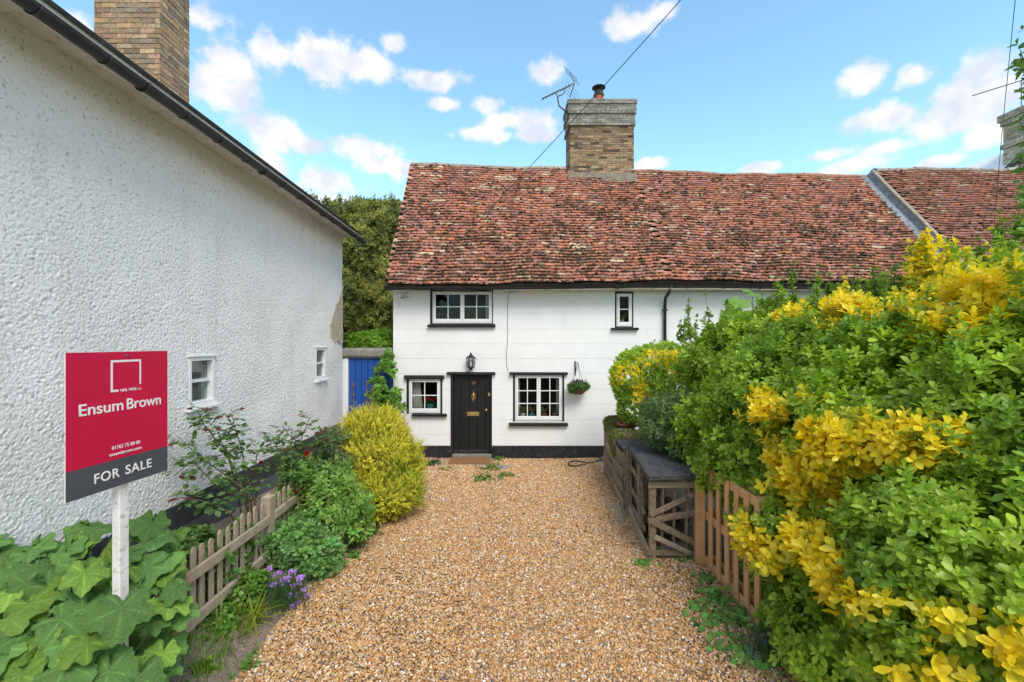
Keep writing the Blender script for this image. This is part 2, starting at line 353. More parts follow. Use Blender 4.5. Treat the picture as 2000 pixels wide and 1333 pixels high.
def unit_box(name, mat, bevel=0.0):
    me = MB().box((0, 0, 0), (1, 1, 1)).mesh(name, mat)
    a = me.attributes.new('col', 'FLOAT_COLOR', 'POINT'); a.data.foreach_set('color', [1.0]*4*len(me.vertices)); return me
BOXV = np.array([(a, b, c) for a in (-.5, .5) for b in (-.5, .5) for c in (-.5, .5)]); BOXQ = np.array([(0,1,3,2),(4,6,7,5),(0,4,5,1),(2,3,7,6),(0,2,6,4),(1,5,7,3)])
def pieces(name, tm, me, items, mat, parent, limit=300, rest='more'):
    """items: (3x3, offset, colour); the nearest `limit` become objects, the rest one stuff part"""
    items = sorted(items, key=lambda t: (t[1][0])**2+(t[1][1])**2+(t[1][2]-CH)**2)
    pi = inv_world(parent)
    for m, o, c in items[:limit]:
        ob = bpy.data.objects.new(name, me); col.objects.link(ob); ob.parent = parent; ob.matrix_parent_inverse = pi
        mm = Matrix([list(map(float, r)) for r in m]).to_4x4(); mm.translation = Vector([float(q) for q in o]); ob.matrix_basis = mm
        ob.color = (float(c[0]), float(c[1]), float(c[2]), 1)
    if len(items) > limit:
        it = items[limit:]
        kind(scatter(rest, tm, np.array([i[0] for i in it]), np.array([i[1] for i in it]), np.ones(len(it)), np.array([i[2] for i in it]), mat, parent, False), 'stuff')
def cut_rects(u0, u1, v0, v1, holes):
    us = sorted({u0, u1, *[h for q in holes for h in q[:2] if u0 < h < u1]}); vs = sorted({v0, v1, *[h for q in holes for h in q[2:] if v0 < h < v1]}); out = []
    for i in range(len(us)-1):
        run = None
        for j in range(len(vs)-1):
            cu, cv = (us[i]+us[i+1])/2, (vs[j]+vs[j+1])/2
            if any(h[0] < cu < h[1] and h[2] < cv < h[3] for h in holes):
                if run: out.append((us[i], us[i+1], *run)); run = None
            else: run = (run[0], vs[j+1]) if run else (vs[j], vs[j+1])
        if run: out.append((us[i], us[i+1], *run))
    return out
def text_mesh(body, size, name='t', bold=0.0, space=1.0):
    cu = bpy.data.curves.new(name, 'FONT'); cu.body = body; cu.size = size; cu.extrude = 0.0008; cu.align_x = 'LEFT'; cu.space_character = space; cu.offset = bold
    o = bpy.data.objects.new(name, cu); col.objects.link(o); dg = bpy.context.evaluated_depsgraph_get(); dg.update()
    me = bpy.data.meshes.new_from_object(o.evaluated_get(dg)); bpy.data.objects.remove(o); bpy.data.curves.remove(cu)
    return me

# ================================================================ the ground
def sheet(name, pts, z, mat, k='structure'):
    me = bpy.data.meshes.new(name); me.from_pydata([(x, y, z) for x, y in pts], [], [tuple(range(len(pts)))]); me.update(); me.materials.append(mat)
    o = link(name, me); o['kind'] = k; return o
sheet('ground', [(-600, -600), (600, -600), (600, 900), (-600, 900)], -0.012, M['grass'])
def gravel_base():
    m, nt, b = newmat('gravel_bed'); pos = world_pos(nt)
    v = nt.nodes.new('ShaderNodeTexVoronoi'); v.inputs['Scale'].default_value = 62; nt.links.new(pos, v.inputs['Vector'])
    r = nt.nodes.new('ShaderNodeValToRGB'); nt.links.new(v.outputs['Color'], r.inputs[0])
    e = r.color_ramp.elements; e[0].color = (0.10, 0.055, 0.025, 1); e[1].color = (0.42, 0.28, 0.15, 1)
    for p, c in ((0.35, (0.24, 0.13, 0.055, 1)), (0.6, (0.34, 0.21, 0.10, 1))): q = e.new(p); q.color = c
    nt.links.new(r.outputs[0], b.inputs['Base Color']); b.inputs['Roughness'].default_value = 0.8
    n = nt.nodes.new('ShaderNodeMath'); n.operation = 'MULTIPLY'; nt.links.new(v.outputs['Distance'], n.inputs[0]); n.inputs[1].default_value = -1.0
    bump(nt, b, n.outputs[0], 0.8, 0.012); return m
M['gravel_bed'] = gravel_base()
GL = lambda y: -2.12 if y < 5.8 else -2.05-0.12*np.sin((y-5.8)*1.1)         # left edge of the gravel
def GRx(y): return np.interp(y, [0, 4.0, 5.4, 5.5, 9.0, 10.2], [2.35, 2.35, 2.35, 1.74, 1.98, 2.0])
ys = np.linspace(-3, 10.19, 40)
sheet('gravel_driveway', [(float(GL(y))-0.15, y) for y in ys]+[(float(GRx(y))+0.15, y) for y in ys[::-1]], 0.0, M['gravel_bed'])
def soil_bed(name, xs, ys_, zf, mat):
    X, Y = np.meshgrid(xs, ys_); Z = zf(X, Y); V = np.stack([X, Y, Z], -1).reshape(-1, 3); nx, ny = len(xs), len(ys_); Q = []
    for j in range(ny-1):
        for i in range(nx-1): a = j*nx+i; Q.append((a, a+1, a+nx+1, a+nx))
    o = np_mesh(name, V, np.array(Q), mat); o['kind'] = 'structure'; return o
def bed_z(X, Y):
    t = np.clip((-1.98-X)/0.5, 0, 1); q = np.clip((-2.6-X)/0.5, 0, 1); return -0.008+(0.22*t*t*(3-2*t)+0.17*q)*np.clip((10.15-Y)/1.2, 0.0, 1)+0.02*np.sin(X*9+Y*5)*np.sin(Y*7)*t
soil_bed('flower_bed', np.linspace(-3.66, -1.98, 30), np.linspace(-3, 10.15, 110), bed_z, M['soil'])
M['pink_gravel'] = two('pink_shingle', (0.34, 0.25, 0.20), (0.24, 0.18, 0.15), 40, 0.9, 1.0, 70, 0.02, c3=(0.46, 0.40, 0.35))
soil_bed('side_path', np.linspace(-3.52, -2.72, 12), np.linspace(-3, 9.6, 90), lambda X, Y: bed_z(X, Y)+0.012, M['pink_gravel'])
def rbed_z(X, Y):
    t = np.clip((X-GRx(Y)+0.02)/0.4, 0, 1); return -0.008+0.12*t*t*(3-2*t)+0.015*np.sin(X*9+Y*5)*np.sin(Y*7)*t
soil_bed('hedge_bed', np.linspace(1.6, 8.5, 60), np.linspace(-3, 10.15, 90), rbed_z, M['soil'])

def gravel_stones(n=150000):
    # stone positions: denser and finer near the camera
    y = 2.4+(10.15-2.4)*rng.random(n)**1.25; u = rng.random(n); l = np.array([float(GL(q)) for q in y]); r = GRx(y)
    x = l-0.06-0.16*(rng.random(n) < .5)*rng.random(n)**2+(r-l+0.12)*u; keep = ~((x > -1.75) & (x < -0.15) & (y > 9.55) & (rng.random(n) < 0.75)); x, y = x[keep], y[keep]; n = len(x)
    edge = np.minimum(x-np.array([float(GL(q)) for q in y]), GRx(y)-x); z = 0.004+rng.random(n)*0.008+np.clip(0.03*np.sin(x*1.7+0.6)*np.sin(y*1.1), -0.004, 0.012)
    me = bpy.data.meshes.new('gravel_stones'); me.vertices.add(n); me.vertices.foreach_set('co', np.stack([x, y, z], -1).astype(np.float32).ravel())
    s = (0.0074+0.0062*rng.random(n)**1.8)*(1+0.06*(y-3)); sc = np.stack([s*(0.8+0.6*rng.random(n)), s*(0.7+0.4*rng.random(n)), s*(0.45+0.4*rng.random(n))], -1)
    rot = rng.normal(size=(n, 3))*np.array([0.5, 0.5, 3.0])
    pal = np.array([(0.52,0.30,0.11),(0.42,0.20,0.06),(0.60,0.41,0.20),(0.66,0.53,0.36),(0.32,0.165,0.065),(0.50,0.34,0.18),(0.20,0.15,0.11),(0.76,0.70,0.60),(0.58,0.33,0.10),(0.13,0.12,0.12),(0.46,0.235,0.085)])
    pr = np.array([.18,.15,.14,.08,.1,.1,.05,.025,.1,.025,.05]); c = pal[rng.choice(len(pal), n, p=pr/pr.sum())]*(0.8+0.4*rng.random((n, 1)))*np.array([0.98, 0.99, 1.12])
    for nm, t, d, k in (('scl', 'FLOAT_VECTOR', sc, 'vector'), ('rot', 'FLOAT_VECTOR', rot, 'vector'), ('col', 'FLOAT_COLOR', np.concatenate([c, np.ones((n, 1))], 1), 'color')):
        a = me.attributes.new(nm, t, 'POINT'); a.data.foreach_set(k, np.ascontiguousarray(d, np.float32).ravel())
    m, nt, b = newmat('gravel_stone'); at = nt.nodes.new('ShaderNodeAttribute'); at.attribute_type = 'INSTANCER'; at.attribute_name = 'col'
    nt.links.new(at.outputs['Color'], b.inputs['Base Color']); b.inputs['Roughness'].default_value = 0.6; b.inputs['Specular IOR Level'].default_value = 0.35
    o = link('gravel_stones', me); o['kind'] = 'stuff'; o['label'] = 'golden brown gravel covering the driveway'; o['category'] = 'gravel'
    g = bpy.data.node_groups.new('stones', 'GeometryNodeTree'); g.interface.new_socket('Geometry', in_out='INPUT', socket_type='NodeSocketGeometry'); g.interface.new_socket('Geometry', in_out='OUTPUT', socket_type='NodeSocketGeometry')
    N = g.nodes.new; L = g.links.new; gi = N('NodeGroupInput'); go = N('NodeGroupOutput')
    ico = N('GeometryNodeMeshIcoSphere'); ico.inputs['Radius'].default_value = 1.0; ico.inputs['Subdivisions'].default_value = 2
    nz = N('ShaderNodeTexNoise'); nz.inputs['Scale'].default_value = 1.1; sub = N('ShaderNodeVectorMath'); sub.operation = 'SUBTRACT'; sub.inputs[1].default_value = (0.5, 0.5, 0.5); L(nz.outputs['Color'], sub.inputs[0])
    scl = N('ShaderNodeVectorMath'); scl.operation = 'SCALE'; scl.inputs['Scale'].default_value = 1.6; L(sub.outputs[0], scl.inputs[0])
    sp = N('GeometryNodeSetPosition'); L(ico.outputs[0], sp.inputs['Geometry']); L(scl.outputs[0], sp.inputs['Offset'])
    sm = N('GeometryNodeSetMaterial'); sm.inputs['Material'].default_value = m; L(sp.outputs[0], sm.inputs['Geometry'])
    ip = N('GeometryNodeInstanceOnPoints'); L(gi.outputs[0], ip.inputs['Points']); L(sm.outputs[0], ip.inputs['Instance'])
    for nm, sock in (('rot', 'Rotation'), ('scl', 'Scale')):
        na = N('GeometryNodeInputNamedAttribute'); na.data_type = 'FLOAT_VECTOR'; na.inputs['Name'].default_value = nm
        if sock == 'Rotation':
            er = N('FunctionNodeEulerToRotation'); L(na.outputs['Attribute'], er.inputs[0]); L(er.outputs[0], ip.inputs['Rotation'])
        else: L(na.outputs['Attribute'], ip.inputs[sock])
    L(ip.outputs[0], go.inputs[0])
    md = o.modifiers.new('stones', 'NODES'); md.node_group = g; me.materials.append(m)
gravel_stones()

# ================================================================ the cottage
WY = 10.2; S = WY/F
def cx(x): return (x-VX)*S
def cz(y): return CH-(y-VY)*S
XL, XD = cx(768), cx(1299)                        # left corner, party line at the downpipe
RX = [-2.6, -.5, 1.6, 3.6, 5.9, 8.7, 10.0]; RD = [0, -.085, -.13, -.2, -.28, -.33, -.34]
EX = [-2.6, 0, 3.5, 6, 10]; ED = [-.03, 0, .07, .05, .0]
RUN, RISE, EY, EZ = 2.76, 3.68, 9.88, 3.85
SL = math.hypot(RUN, RISE); CA, SA = RUN/SL, RISE/SL
def roof_pt(X, t, n=0.0, raise_=0.0):
    z = EZ+RISE*t+t*np.interp(X, RX, RD)+(1-t)*np.interp(X, EX, ED)+0.014*math.sin(X*1.9+t*5)+0.012*math.sin(X*4.3-t*9)
    n = n+raise_
    return np.array([X, EY+RUN*t-SA*n, z+CA*n])
TV = []; NS = 3
for a in (0, 1):                                   # a cambered plain tile: tail at y=0, thickness in z
    for i in range(NS+1):
        u = i/NS-0.5
        for z in (0, 1): TV.append((u, a, z+0.0-0.9*(2*u)**2*0.35))
TQ = []
for i in range(NS):
    b = 2*i; e = b+2*(NS+1); TQ += [(b+1, b+3, e+3, e+1), (b, e, e+2, b+2), (b, b+2, b+3, b+1)]
TQ += [(0, 1, 2*(NS+1)+1, 2*(NS+1)), (2*NS, 2*NS+2*(NS+1), 2*NS+1+2*(NS+1), 2*NS+1)]
TILE = Tmpl(np.array(TV, float), np.array(TQ)); TILE_ME = bpy.data.meshes.new('tile'); TILE_ME.from_pydata([tuple(v) for v in TV], [], TQ); TILE_ME.update(); TILE_ME.materials.append(M['tile'])
TSH = [0.36 if (v[1] == 0 and i % 2 == 0) else (0.8 if v[1] == 0 else 1.0) for i, v in enumerate(TV)]; TILE.c = np.array(TSH)   # tails darkened: shade lines of the courses put into the colour, plus grime
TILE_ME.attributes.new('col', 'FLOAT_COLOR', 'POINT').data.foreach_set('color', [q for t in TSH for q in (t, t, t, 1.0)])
TP = np.array([(0.37,0.125,0.075),(0.43,0.155,0.085),(0.33,0.13,0.095),(0.44,0.20,0.15),(0.21,0.095,0.065),(0.14,0.075,0.055),(0.47,0.175,0.08),(0.40,0.19,0.145),(0.54,0.44,0.28),(0.50,0.36,0.25),(0.26,0.15,0.115)])
TPR = np.array([.17,.13,.15,.14,.11,.07,.07,.10,.024,.03,.05]); TPR /= TPR.sum()
def tiled_roof(parent, x0, x1, raise_=0.0, dull=1.0, ncourse=44, moss_n=1400, name='roof', skip=None, ends=(0.05, 0.0)):
    # the deck under the tiles
    xs = np.linspace(x0, x1, max(8, int((x1-x0)*3))); ts = np.linspace(-0.005, 1, 16); V = [roof_pt(X, t, -0.004, raise_) for t in ts for X in xs]
    nb = len(V); V += [v+np.array([0, 0.05, -0.07]) for v in V]; nx = len(xs); Q = []
    for j in range(15):
        for i in range(nx-1):
            a = j*nx+i; Q.append((a, a+1, a+nx+1, a+nx)); Q.append((nb+a, nb+a+nx, nb+a+nx+1, nb+a+1))
    for i in range(nx-1): Q.append((i, nb+i, nb+i+1, i+1)); a = 15*nx+i; Q.append((a, a+1, nb+a+1, nb+a))
    for j in range(15): a = j*nx; Q.append((a, a+nx, nb+a+nx, nb+a)); a += nx-1; Q.append((a, nb+a, nb+a+nx, a+nx))
    roof = np_mesh(name, np.array(V), np.array(Q), M['deck'], parent, None, False)
    items = []; cream_run = 0; TW = 0.168; g = 1.0/ncourse; tails = []
    for k in range(ncourse):
        t = k*g+0.0005; off = (k % 2)*0.5*TW+0.012*math.sin(k*2.7); nt_ = int((x1-x0)/TW)+2
        for i in range(-1, nt_):
            X = XL-0.12+off+(i+math.floor((x0-XL+0.12)/TW))*TW+rng.normal()*0.003
            if X < x0+ends[0] or X > x1+ends[1]: continue
            if skip and skip(X, t): continue
            dt = rng.normal()*0.0010-(0.004*rng.random() if rng.random() < 0.05 else 0); lift = abs(rng.normal())*0.005+0.046
            a = roof_pt(X, t+dt, lift, raise_); b = roof_pt(X, t+dt+0.18/SL, 0.006+lift*0.15, raise_)
            s = b-a; Ls = np.linalg.norm(s); s /= Ls; r = np.array([1.0, 0, (roof_pt(X+0.2, t)[2]-roof_pt(X-0.2, t)[2])/0.4+rng.normal()*0.012]); r[1] += rng.normal()*0.015; r /= np.linalg.norm(r); n = np.cross(r, s)
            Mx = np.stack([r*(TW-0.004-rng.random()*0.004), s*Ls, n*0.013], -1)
            if cream_run > 0 and rng.random() < 0.4: c = TP[8]; cream_run -= 1
            else:
                c = TP[rng.choice(len(TP), p=TPR)]; cream_run = 2 if c[2] == TP[8][2] else 0
            low = 1-t; zone = 0.5+0.5*math.sin(X*1.3+2*math.sin(t*7)); c = (c*0.70+np.array([0.30, 0.145, 0.105])*0.30)*(1.0+0.35*rng.random())*dull
            if rng.random() < 0.11*low+0.05*zone: c = c*0.42+np.array([0.02, 0.015, 0.01])
            items.append((Mx, a, c)); tails.append((X, t, lift))
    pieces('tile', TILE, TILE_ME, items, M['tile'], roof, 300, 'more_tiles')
    # cushions of dark moss on the tile edges
    ico = Tmpl([(1,0,0),(-1,0,0),(0,1,0),(0,-1,0),(0,0,1),(0,0,-1),(.6,.6,.45),(-.6,.6,.45),(.6,-.6,.45),(-.6,-.6,.45)], [(4,8,0,6),(4,6,2,7),(4,7,1,9),(4,9,3,8),(0,8,3,5),(2,6,0,5),(1,7,2,5),(3,9,1,5)])
    w = np.array([(1.25-t)**1.6*(0.25+max(0, math.sin(X*2.1+1.5*math.sin(t*11))*math.sin(t*17+X))) for X, t, l in tails]); w /= w.sum()
    pk = rng.choice(len(tails), moss_n, p=w); O = np.array([roof_pt(tails[i][0]+rng.uniform(-.09, .09), tails[i][1]+rng.uniform(0.0, 0.007), tails[i][2]+0.012, raise_) for i in pk])
    sz = (0.011+0.02*rng.random(moss_n)**2)[:, None]*np.stack([1.0+1.3*rng.random(moss_n), 0.8+0.5*rng.random(moss_n), 0.55+0.3*rng.random(moss_n)], -1)
    ax = np.tile([0, -SA, CA], (moss_n, 1)); fr = frames(ax, np.array([0, 1.0, 0.3]))
    C = merge_cols((0.10, 0.072, 0.045), moss_n, 0.35, 0.15)
    kind(scatter('roof_moss', ico, fr, O, sz, C, M['moss'], roof), 'stuff')
    return roof
def ridge_tiles(roof, x0, x1, raise_=0.0, tone=(0.40, 0.33, 0.27), step=0.36, skip=None):
    X = x0
    while X < x1-0.05:
        e = min(X+step, x1)
        if not (skip and skip((X+e)/2)):
            mb = MB(); a = roof_pt(X+0.006, 1.0, 0, raise_); b = roof_pt(e-0.006, 1.0, 0, raise_); n = 7
            ring = [(math.cos(q)*0.12, math.sin(q)*0.105) for q in np.linspace(-0.25, math.pi+0.25, n)]
            dz = random.uniform(-0.008, 0.012)
            vs = [Vector((p[0], p[1]+0.02+c*sc, p[2]-0.03+s*sc+dz)) for p in (a, b) for sc in (1.0, 0.88) for (c, s) in ring]
            fs = []
            for i in range(n-1):
                fs += [(i, i+1, 2*n+i+1, 2*n+i), (n+i, 3*n+i, 3*n+i+1, n+i+1), (i, n+i, n+i+1, i+1), (2*n+i, 2*n+i+1, 3*n+i+1, 3*n+i)]
            fs += [(0, 2*n, 3*n, n), (n-1, 2*n-1, 4*n-1, 3*n-1)]
            mb.add(vs, fs); o = mb.build('ridge_tile', M['ridge'], roof, smooth=False)
            k = random.uniform(0.75, 1.15); o.color = (tone[0]*k, tone[1]*k, tone[2]*k, 1)
            o.data.attributes.new('col', 'FLOAT_COLOR', 'POINT').data.foreach_set('color', [1.0]*4*len(o.data.vertices))
        X = e
    mb = MB()                                       # mortar bedding under the ridge
    xs = np.linspace(x0, x1, 30)
    for a, b in zip(xs[:-1], xs[1:]):
        if skip and skip((a+b)/2): continue
        p, q = roof_pt(a, 1.0, 0, raise_), roof_pt(b, 1.0, 0, raise_)
        mb.add([(p[0], p[1]-0.10, p[2]-0.09), (q[0], q[1]-0.10, q[2]-0.09), (q[0], q[1]+0.14, q[2]-0.09), (p[0], p[1]+0.14, p[2]-0.09),
                (p[0], p[1]-0.085, p[2]-0.035), (q[0], q[1]-0.085, q[2]-0.035), (q[0], q[1]+0.125, q[2]-0.035), (p[0], p[1]+0.125, p[2]-0.035)],
               [(0,1,5,4),(1,2,6,5),(2,3,7,6),(3,0,4,7),(4,5,6,7),(0,3,2,1)])
    mb.build('ridge_bedding', M['mortar'], roof)
M['ridge'] = piece('ridge_clay', 0.9, 12, (0.07, 0.06, 0.05), 0.5, 0.66, 0.6, 0.006, 0.7)

cot = empty('white_cottage', (XL, WY, 0), 'white two-storey cottage with black plank door, black window surrounds and mossy red tiled roof', 'cottage')
holes_px = [(840,963,567,634), (1201,1237,570,641), (794,864,739,808), (880,961,731,894), (1002,1102,732,823)]
holes = [(cx(a), cx(b), cz(d), cz(c)) for a, b, c, d in holes_px]
WT = 3.84; PZ = cz(871)
def wall_mesh(rects, y0, y1):
    mb = MB()
    for (a, b, c, d) in rects: mb.bb(a, b, y0, y1, c, d)
    return mb
wall = wall_mesh(cut_rects(XL, XD, -0.05, WT, holes), WY+0.007, WY+0.32).build('front_wall', M['white_wall'], cot)
def wall_block(mb, wall):
    # split rects that do not touch into blocks of their own
    bx = [mb.v[i:i+8] for i in range(0, len(mb.v), 8)]; grp = []
    for b in bx:
        lo, hi = b[0], b[7]; hit = [g for g in grp if any(min(hi[0], q[7][0])-max(lo[0], q[0][0]) > -1e-5 and min(hi[2], q[7][2])-max(lo[2], q[0][2]) > -1e-5 for q in g)]
        new = [b]
        for g in hit: new += g; grp.remove(g)
        grp.append(new)
    for g in grp:
        m = MB()
        for b in g: m.add(b, [(0,1,3,2),(4,6,7,5),(0,4,5,1),(2,3,7,6),(0,2,6,4),(1,5,7,3)])
        m.build('wall_block', M['white_wall'], wall)
kz = [cz(y) for y in (871, 849.5, 820, 790, 761, 730, 700.5, 672, 643.5, 613, 585, 560)]
for r in range(len(kz)-1):
    z0, z1 = kz[r], min(kz[r+1], WT); x = XL; j = 0
    while x < XD-0.01:
        w = (1.25 if j else (0.62 if r % 2 else 1.25))*(0.95+0.1*random.random()); e = min(x+w, XD)
        if XD-e < 0.3: e = XD
        mb = MB(); nb = 0
        rc = cut_rects(x, e, z0, z1, [h for h in holes if h[0] < e and h[1] > x])
        for (a, b, c, d) in rc:
            a2 = a+(0.0012 if a == x and x > XL else 0); b2 = b-(0.0012 if b == e and e < XD else 0); c2 = c+(0.0028 if c == z0 else 0); d2 = d-(0.0028 if d == z1 else 0)
            if b2-a2 > 0.004 and d2-c2 > 0.004: mb.bb(a2, b2, WY+random.uniform(-0.0008, 0.0008), WY+0.02, c2, d2); nb += 1
        if nb: wall_block(mb, wall)
        x = e; j += 1
pl = [r for r in cut_rects(XL-0.005, XD, -0.06, PZ, [(holes[3][0]-0.002, holes[3][1]+0.002, -1, 9)])]
wall_mesh(pl, WY-0.022, WY+0.01).build('plinth', M['plinth'], cot, bev=0.012)
# side and back walls, gable
mb = MB(); BY = EY+2*RUN-0.2
mb.bb(XL, XL+0.3, WY+0.321, BY-0.3, -0.05, 3.8); mb.bb(XL, XD, BY-0.3, BY, -0.05, 3.8)
mb.poly([(XL+0.02, WY+0.1, 3.78), (XL+0.02, BY-0.05, 3.78), (XL+0.02, EY+RUN, 7.25)], (0.25, 0, 0))
mb.build('side_wall', M['white_wall'], cot)
CHX0, CHX1, CHY = 1.76, 3.50, 12.39
def chim_skip(X, t): return CHX0-0.02 < X < CHX1+0.05 and t > 0.925
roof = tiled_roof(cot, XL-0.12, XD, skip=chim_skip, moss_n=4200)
ridge_tiles(roof, XL-0.12, XD, skip=lambda X: CHX0-0.05 < X < CHX1+0.05)
mb = MB()                                           # rear slope
a, b, c, d = roof_pt(XL-0.12, 1, -0.01), roof_pt(XD, 1, -0.01), (XD, BY+0.2, 3.7), (XL-0.12, BY+0.2, 3.7)
mb.add([a, b, c, d], [(0, 1, 2, 3)]); mb.build('rear_roof_slope', M['terracotta'], roof)
# eaves board, gutter with brackets, downpipe
def gutter(parent, x0, x1, z0, z1, y=9.83, r=0.052):
    mb = MB(); n = 8; st = 14; prof = [(math.cos(q)*r, math.sin(q)*r) for q in np.linspace(math.pi, 2*math.pi, n)]+[(math.cos(q)*(r-.007), math.sin(q)*(r-.007)) for q in np.linspace(2*math.pi, math.pi, n)]
    vs = []; fs = []; m = len(prof)
    for i in range(st+1):
        u = i/st; x = x0+(x1-x0)*u; z = z0+(z1-z0)*u+0.008*math.sin(u*9)
        vs += [(x, y+p[0], z+p[1]) for p in prof]
        if i: fs += [((i-1)*m+k, (i-1)*m+(k+1) % m, i*m+(k+1) % m, i*m+k) for k in range(m)]
    fs += [tuple(range(m))[::-1], tuple(st*m+k for k in range(m))]
    mb.add(vs, fs); g = mb.build('gutter', M['gutter'], parent)
    k = x0+0.35
    while k < x1:
        u = (k-x0)/(x1-x0); z = z0+(z1-z0)*u
        b = MB(); b.tube([(k, y+math.cos(q)*(r+.007), z+0.008*math.sin(u*9)+math.sin(q)*(r+.007)) for q in np.linspace(math.pi*0.95, 2.05*math.pi, 9)], 0.008, 5); b.tube([(k, y+r, z), (k, WY+0.02, z+0.05)], 0.007, 5)
        b.build('gutter_bracket', M['gutter'], g); k += 0.78
    return g
gutter(cot, cx(752)*9.83/WY, XD-0.01, 3.775, 3.82)
MB().bb(XL-0.05, XD, 9.93, 9.955, 3.74, 3.86).build('eaves_board', M['soffit'], cot)
MB().bb(XL-0.05, XD, 9.957, WY+0.3, 3.825, 3.85).build('soffit_board', M['soffit'], cot)
dp = MB(); dx = cx(1297); dp.tube([(dx, 9.84, 3.76), (dx, 9.86, 3.70), (dx-0.02, 10.05, 3.58), (dx, WY-0.06, 3.45), (dx, WY-0.06, 1.5), (dx, WY-0.06, 0.05)], 0.034, 10)
dpo = dp.build('downpipe', M['gutter'], cot, smooth=True)
for z in (3.3, 2.2, 1.0): MB().bb(dx-0.05, dx+0.05, WY-0.095, WY-0.001, z, z+0.035).build('pipe_clip', M['gutter'], dpo)

# ---- windows
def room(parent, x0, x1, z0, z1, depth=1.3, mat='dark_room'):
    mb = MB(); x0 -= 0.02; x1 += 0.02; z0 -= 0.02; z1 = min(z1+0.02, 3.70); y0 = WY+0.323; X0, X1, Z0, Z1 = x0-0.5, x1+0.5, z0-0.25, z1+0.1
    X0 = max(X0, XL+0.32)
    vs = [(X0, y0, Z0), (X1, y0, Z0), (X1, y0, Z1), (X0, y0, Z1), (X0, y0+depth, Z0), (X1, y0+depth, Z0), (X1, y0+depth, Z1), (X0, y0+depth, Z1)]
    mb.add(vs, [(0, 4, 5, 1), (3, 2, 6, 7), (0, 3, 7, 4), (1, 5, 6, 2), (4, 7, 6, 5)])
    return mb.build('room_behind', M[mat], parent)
def window(parent, fx0, fx1, fy0, fy1, casements, rows, cols, hole, surround, lintel=None, sill=None, label=None):
    """white casements in a black timber surround; all in photo pixels on the front wall"""
    x0, x1, z0, z1 = cx(fx0), cx(fx1), cz(fy1), cz(fy0)
    fw = 0.035; mb = MB(); yf = WY-0.012
    hx0, hx1, hz0, hz1 = hole
    win = MB().bb(x0, x0+0.022, yf, WY+0.08, z0, z1).bb(x1-0.022, x1, yf, WY+0.08, z0, z1).bb(x0+0.022, x1-0.022, yf, WY+0.08, z1-0.022, z1).bb(x0+0.022, x1-0.022, yf, WY+0.08, z0, z0+0.022).build('window', M['white_paint'], parent, bev=0.003)
    if label: win['label'] = label
    cw = (x1-x0-0.05)/casements
    for c in range(casements):
        a = x0+0.025+c*cw+0.002; b = a+cw-0.004; lo, hi = z0+0.024, z1-0.024; st, rt, rb = 0.042, 0.042, 0.075
        y0, y1 = WY-0.018, WY+0.03
        MB().bb(a, a+st, y0, y1, lo, hi).bb(b-st, b, y0, y1, lo, hi).bb(a+st, b-st, y0, y1, hi-rt, hi).bb(a+st, b-st, y0, y1, lo, lo+rb).build('casement', M['white_paint'], win, bev=0.004)
        gx0, gx1, gz0, gz1 = a+st, b-st, lo+rb, hi-rt; bw = 0.009
        for k in range(1, cols): xx = gx0+(gx1-gx0)*k/cols; MB().bb(xx-bw, xx+bw, WY-0.008, WY+0.028, gz0, gz1).build('glazing_bar', M['white_paint'], win)
        for k in range(1, rows): zz = gz0+(gz1-gz0)*k/rows; MB().bb(gx0, gx1, WY-0.0095, WY+0.0265, zz-bw, zz+bw).build('glazing_bar', M['white_paint'], win)
        for i in range(cols):
            for j in range(rows):
                pa, pb = gx0+(gx1-gx0)*i/cols, gx0+(gx1-gx0)*(i+1)/cols; qa, qb = gz0+(gz1-gz0)*j/rows, gz0+(gz1-gz0)*(j+1)/rows
                t = Euler((random.gauss(0, 0.006), 0, random.gauss(0, 0.006)))
                MB().box(((pa+pb)/2, WY+0.012, (qa+qb)/2), (pb-pa, 0.003, qb-qa), t).build('pane', M['glass'], win)
    if surround:
        s = surround
        MB().bb(hx0+0.001, x0-0.001, WY-s, WY+0.09, hz0, hz1).build('surround', M['black_wood'], win, bev=0.006)
        MB().bb(x1+0.001, hx1-0.001, WY-s, WY+0.09, hz0, hz1).build('surround', M['black_wood'], win, bev=0.006)
        if hz1-z1 > 0.012: MB().bb(x0, x1, WY-s+0.003, WY+0.09, z1+0.002, hz1).build('surround', M['black_wood'], win)
        if z0-hz0 > 0.012: MB().bb(x0, x1, WY-s+0.003, WY+0.09, hz0, z0-0.002).build('surround', M['black_wood'], win)
    for nm, bx in (('lintel', lintel), ('sill', sill)):
        if bx:
            o = MB().box(((cx(bx[0])+cx(bx[1]))/2, WY-0.02, (cz(bx[2])+cz(bx[3]))/2), (cx(bx[1])-cx(bx[0]), 0.13, (bx[3]-bx[2])*S), None, 0.006).build(nm, M['black_wood'], win, bev=0.012)
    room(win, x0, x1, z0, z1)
    return win
W1 = window(cot, 845, 961, 570, 632, 2, 2, 2, holes[0], 0.012, None, (836, 968, 634, 640), 'wide upper casement window of eight panes')
W2 = window(cot, 1204, 1234, 574, 638, 1, 2, 1, holes[1], 0.012, None, (1193, 1246, 640.5, 645), 'narrow two-pane window under the eaves')
W3 = window(cot, 799, 860, 741, 807, 1, 2, 2, holes[2], 0.016, (790, 868, 733, 740.5), (805, 873, 808, 813), 'small four-pane window left of the door')
W4 = window(cot, 1006, 1098, 733, 822, 2, 3, 2, holes[4], 0.016, (995, 1109, 727, 732.5), (994, 1109, 826, 832), 'twelve-pane casement window right of the door')
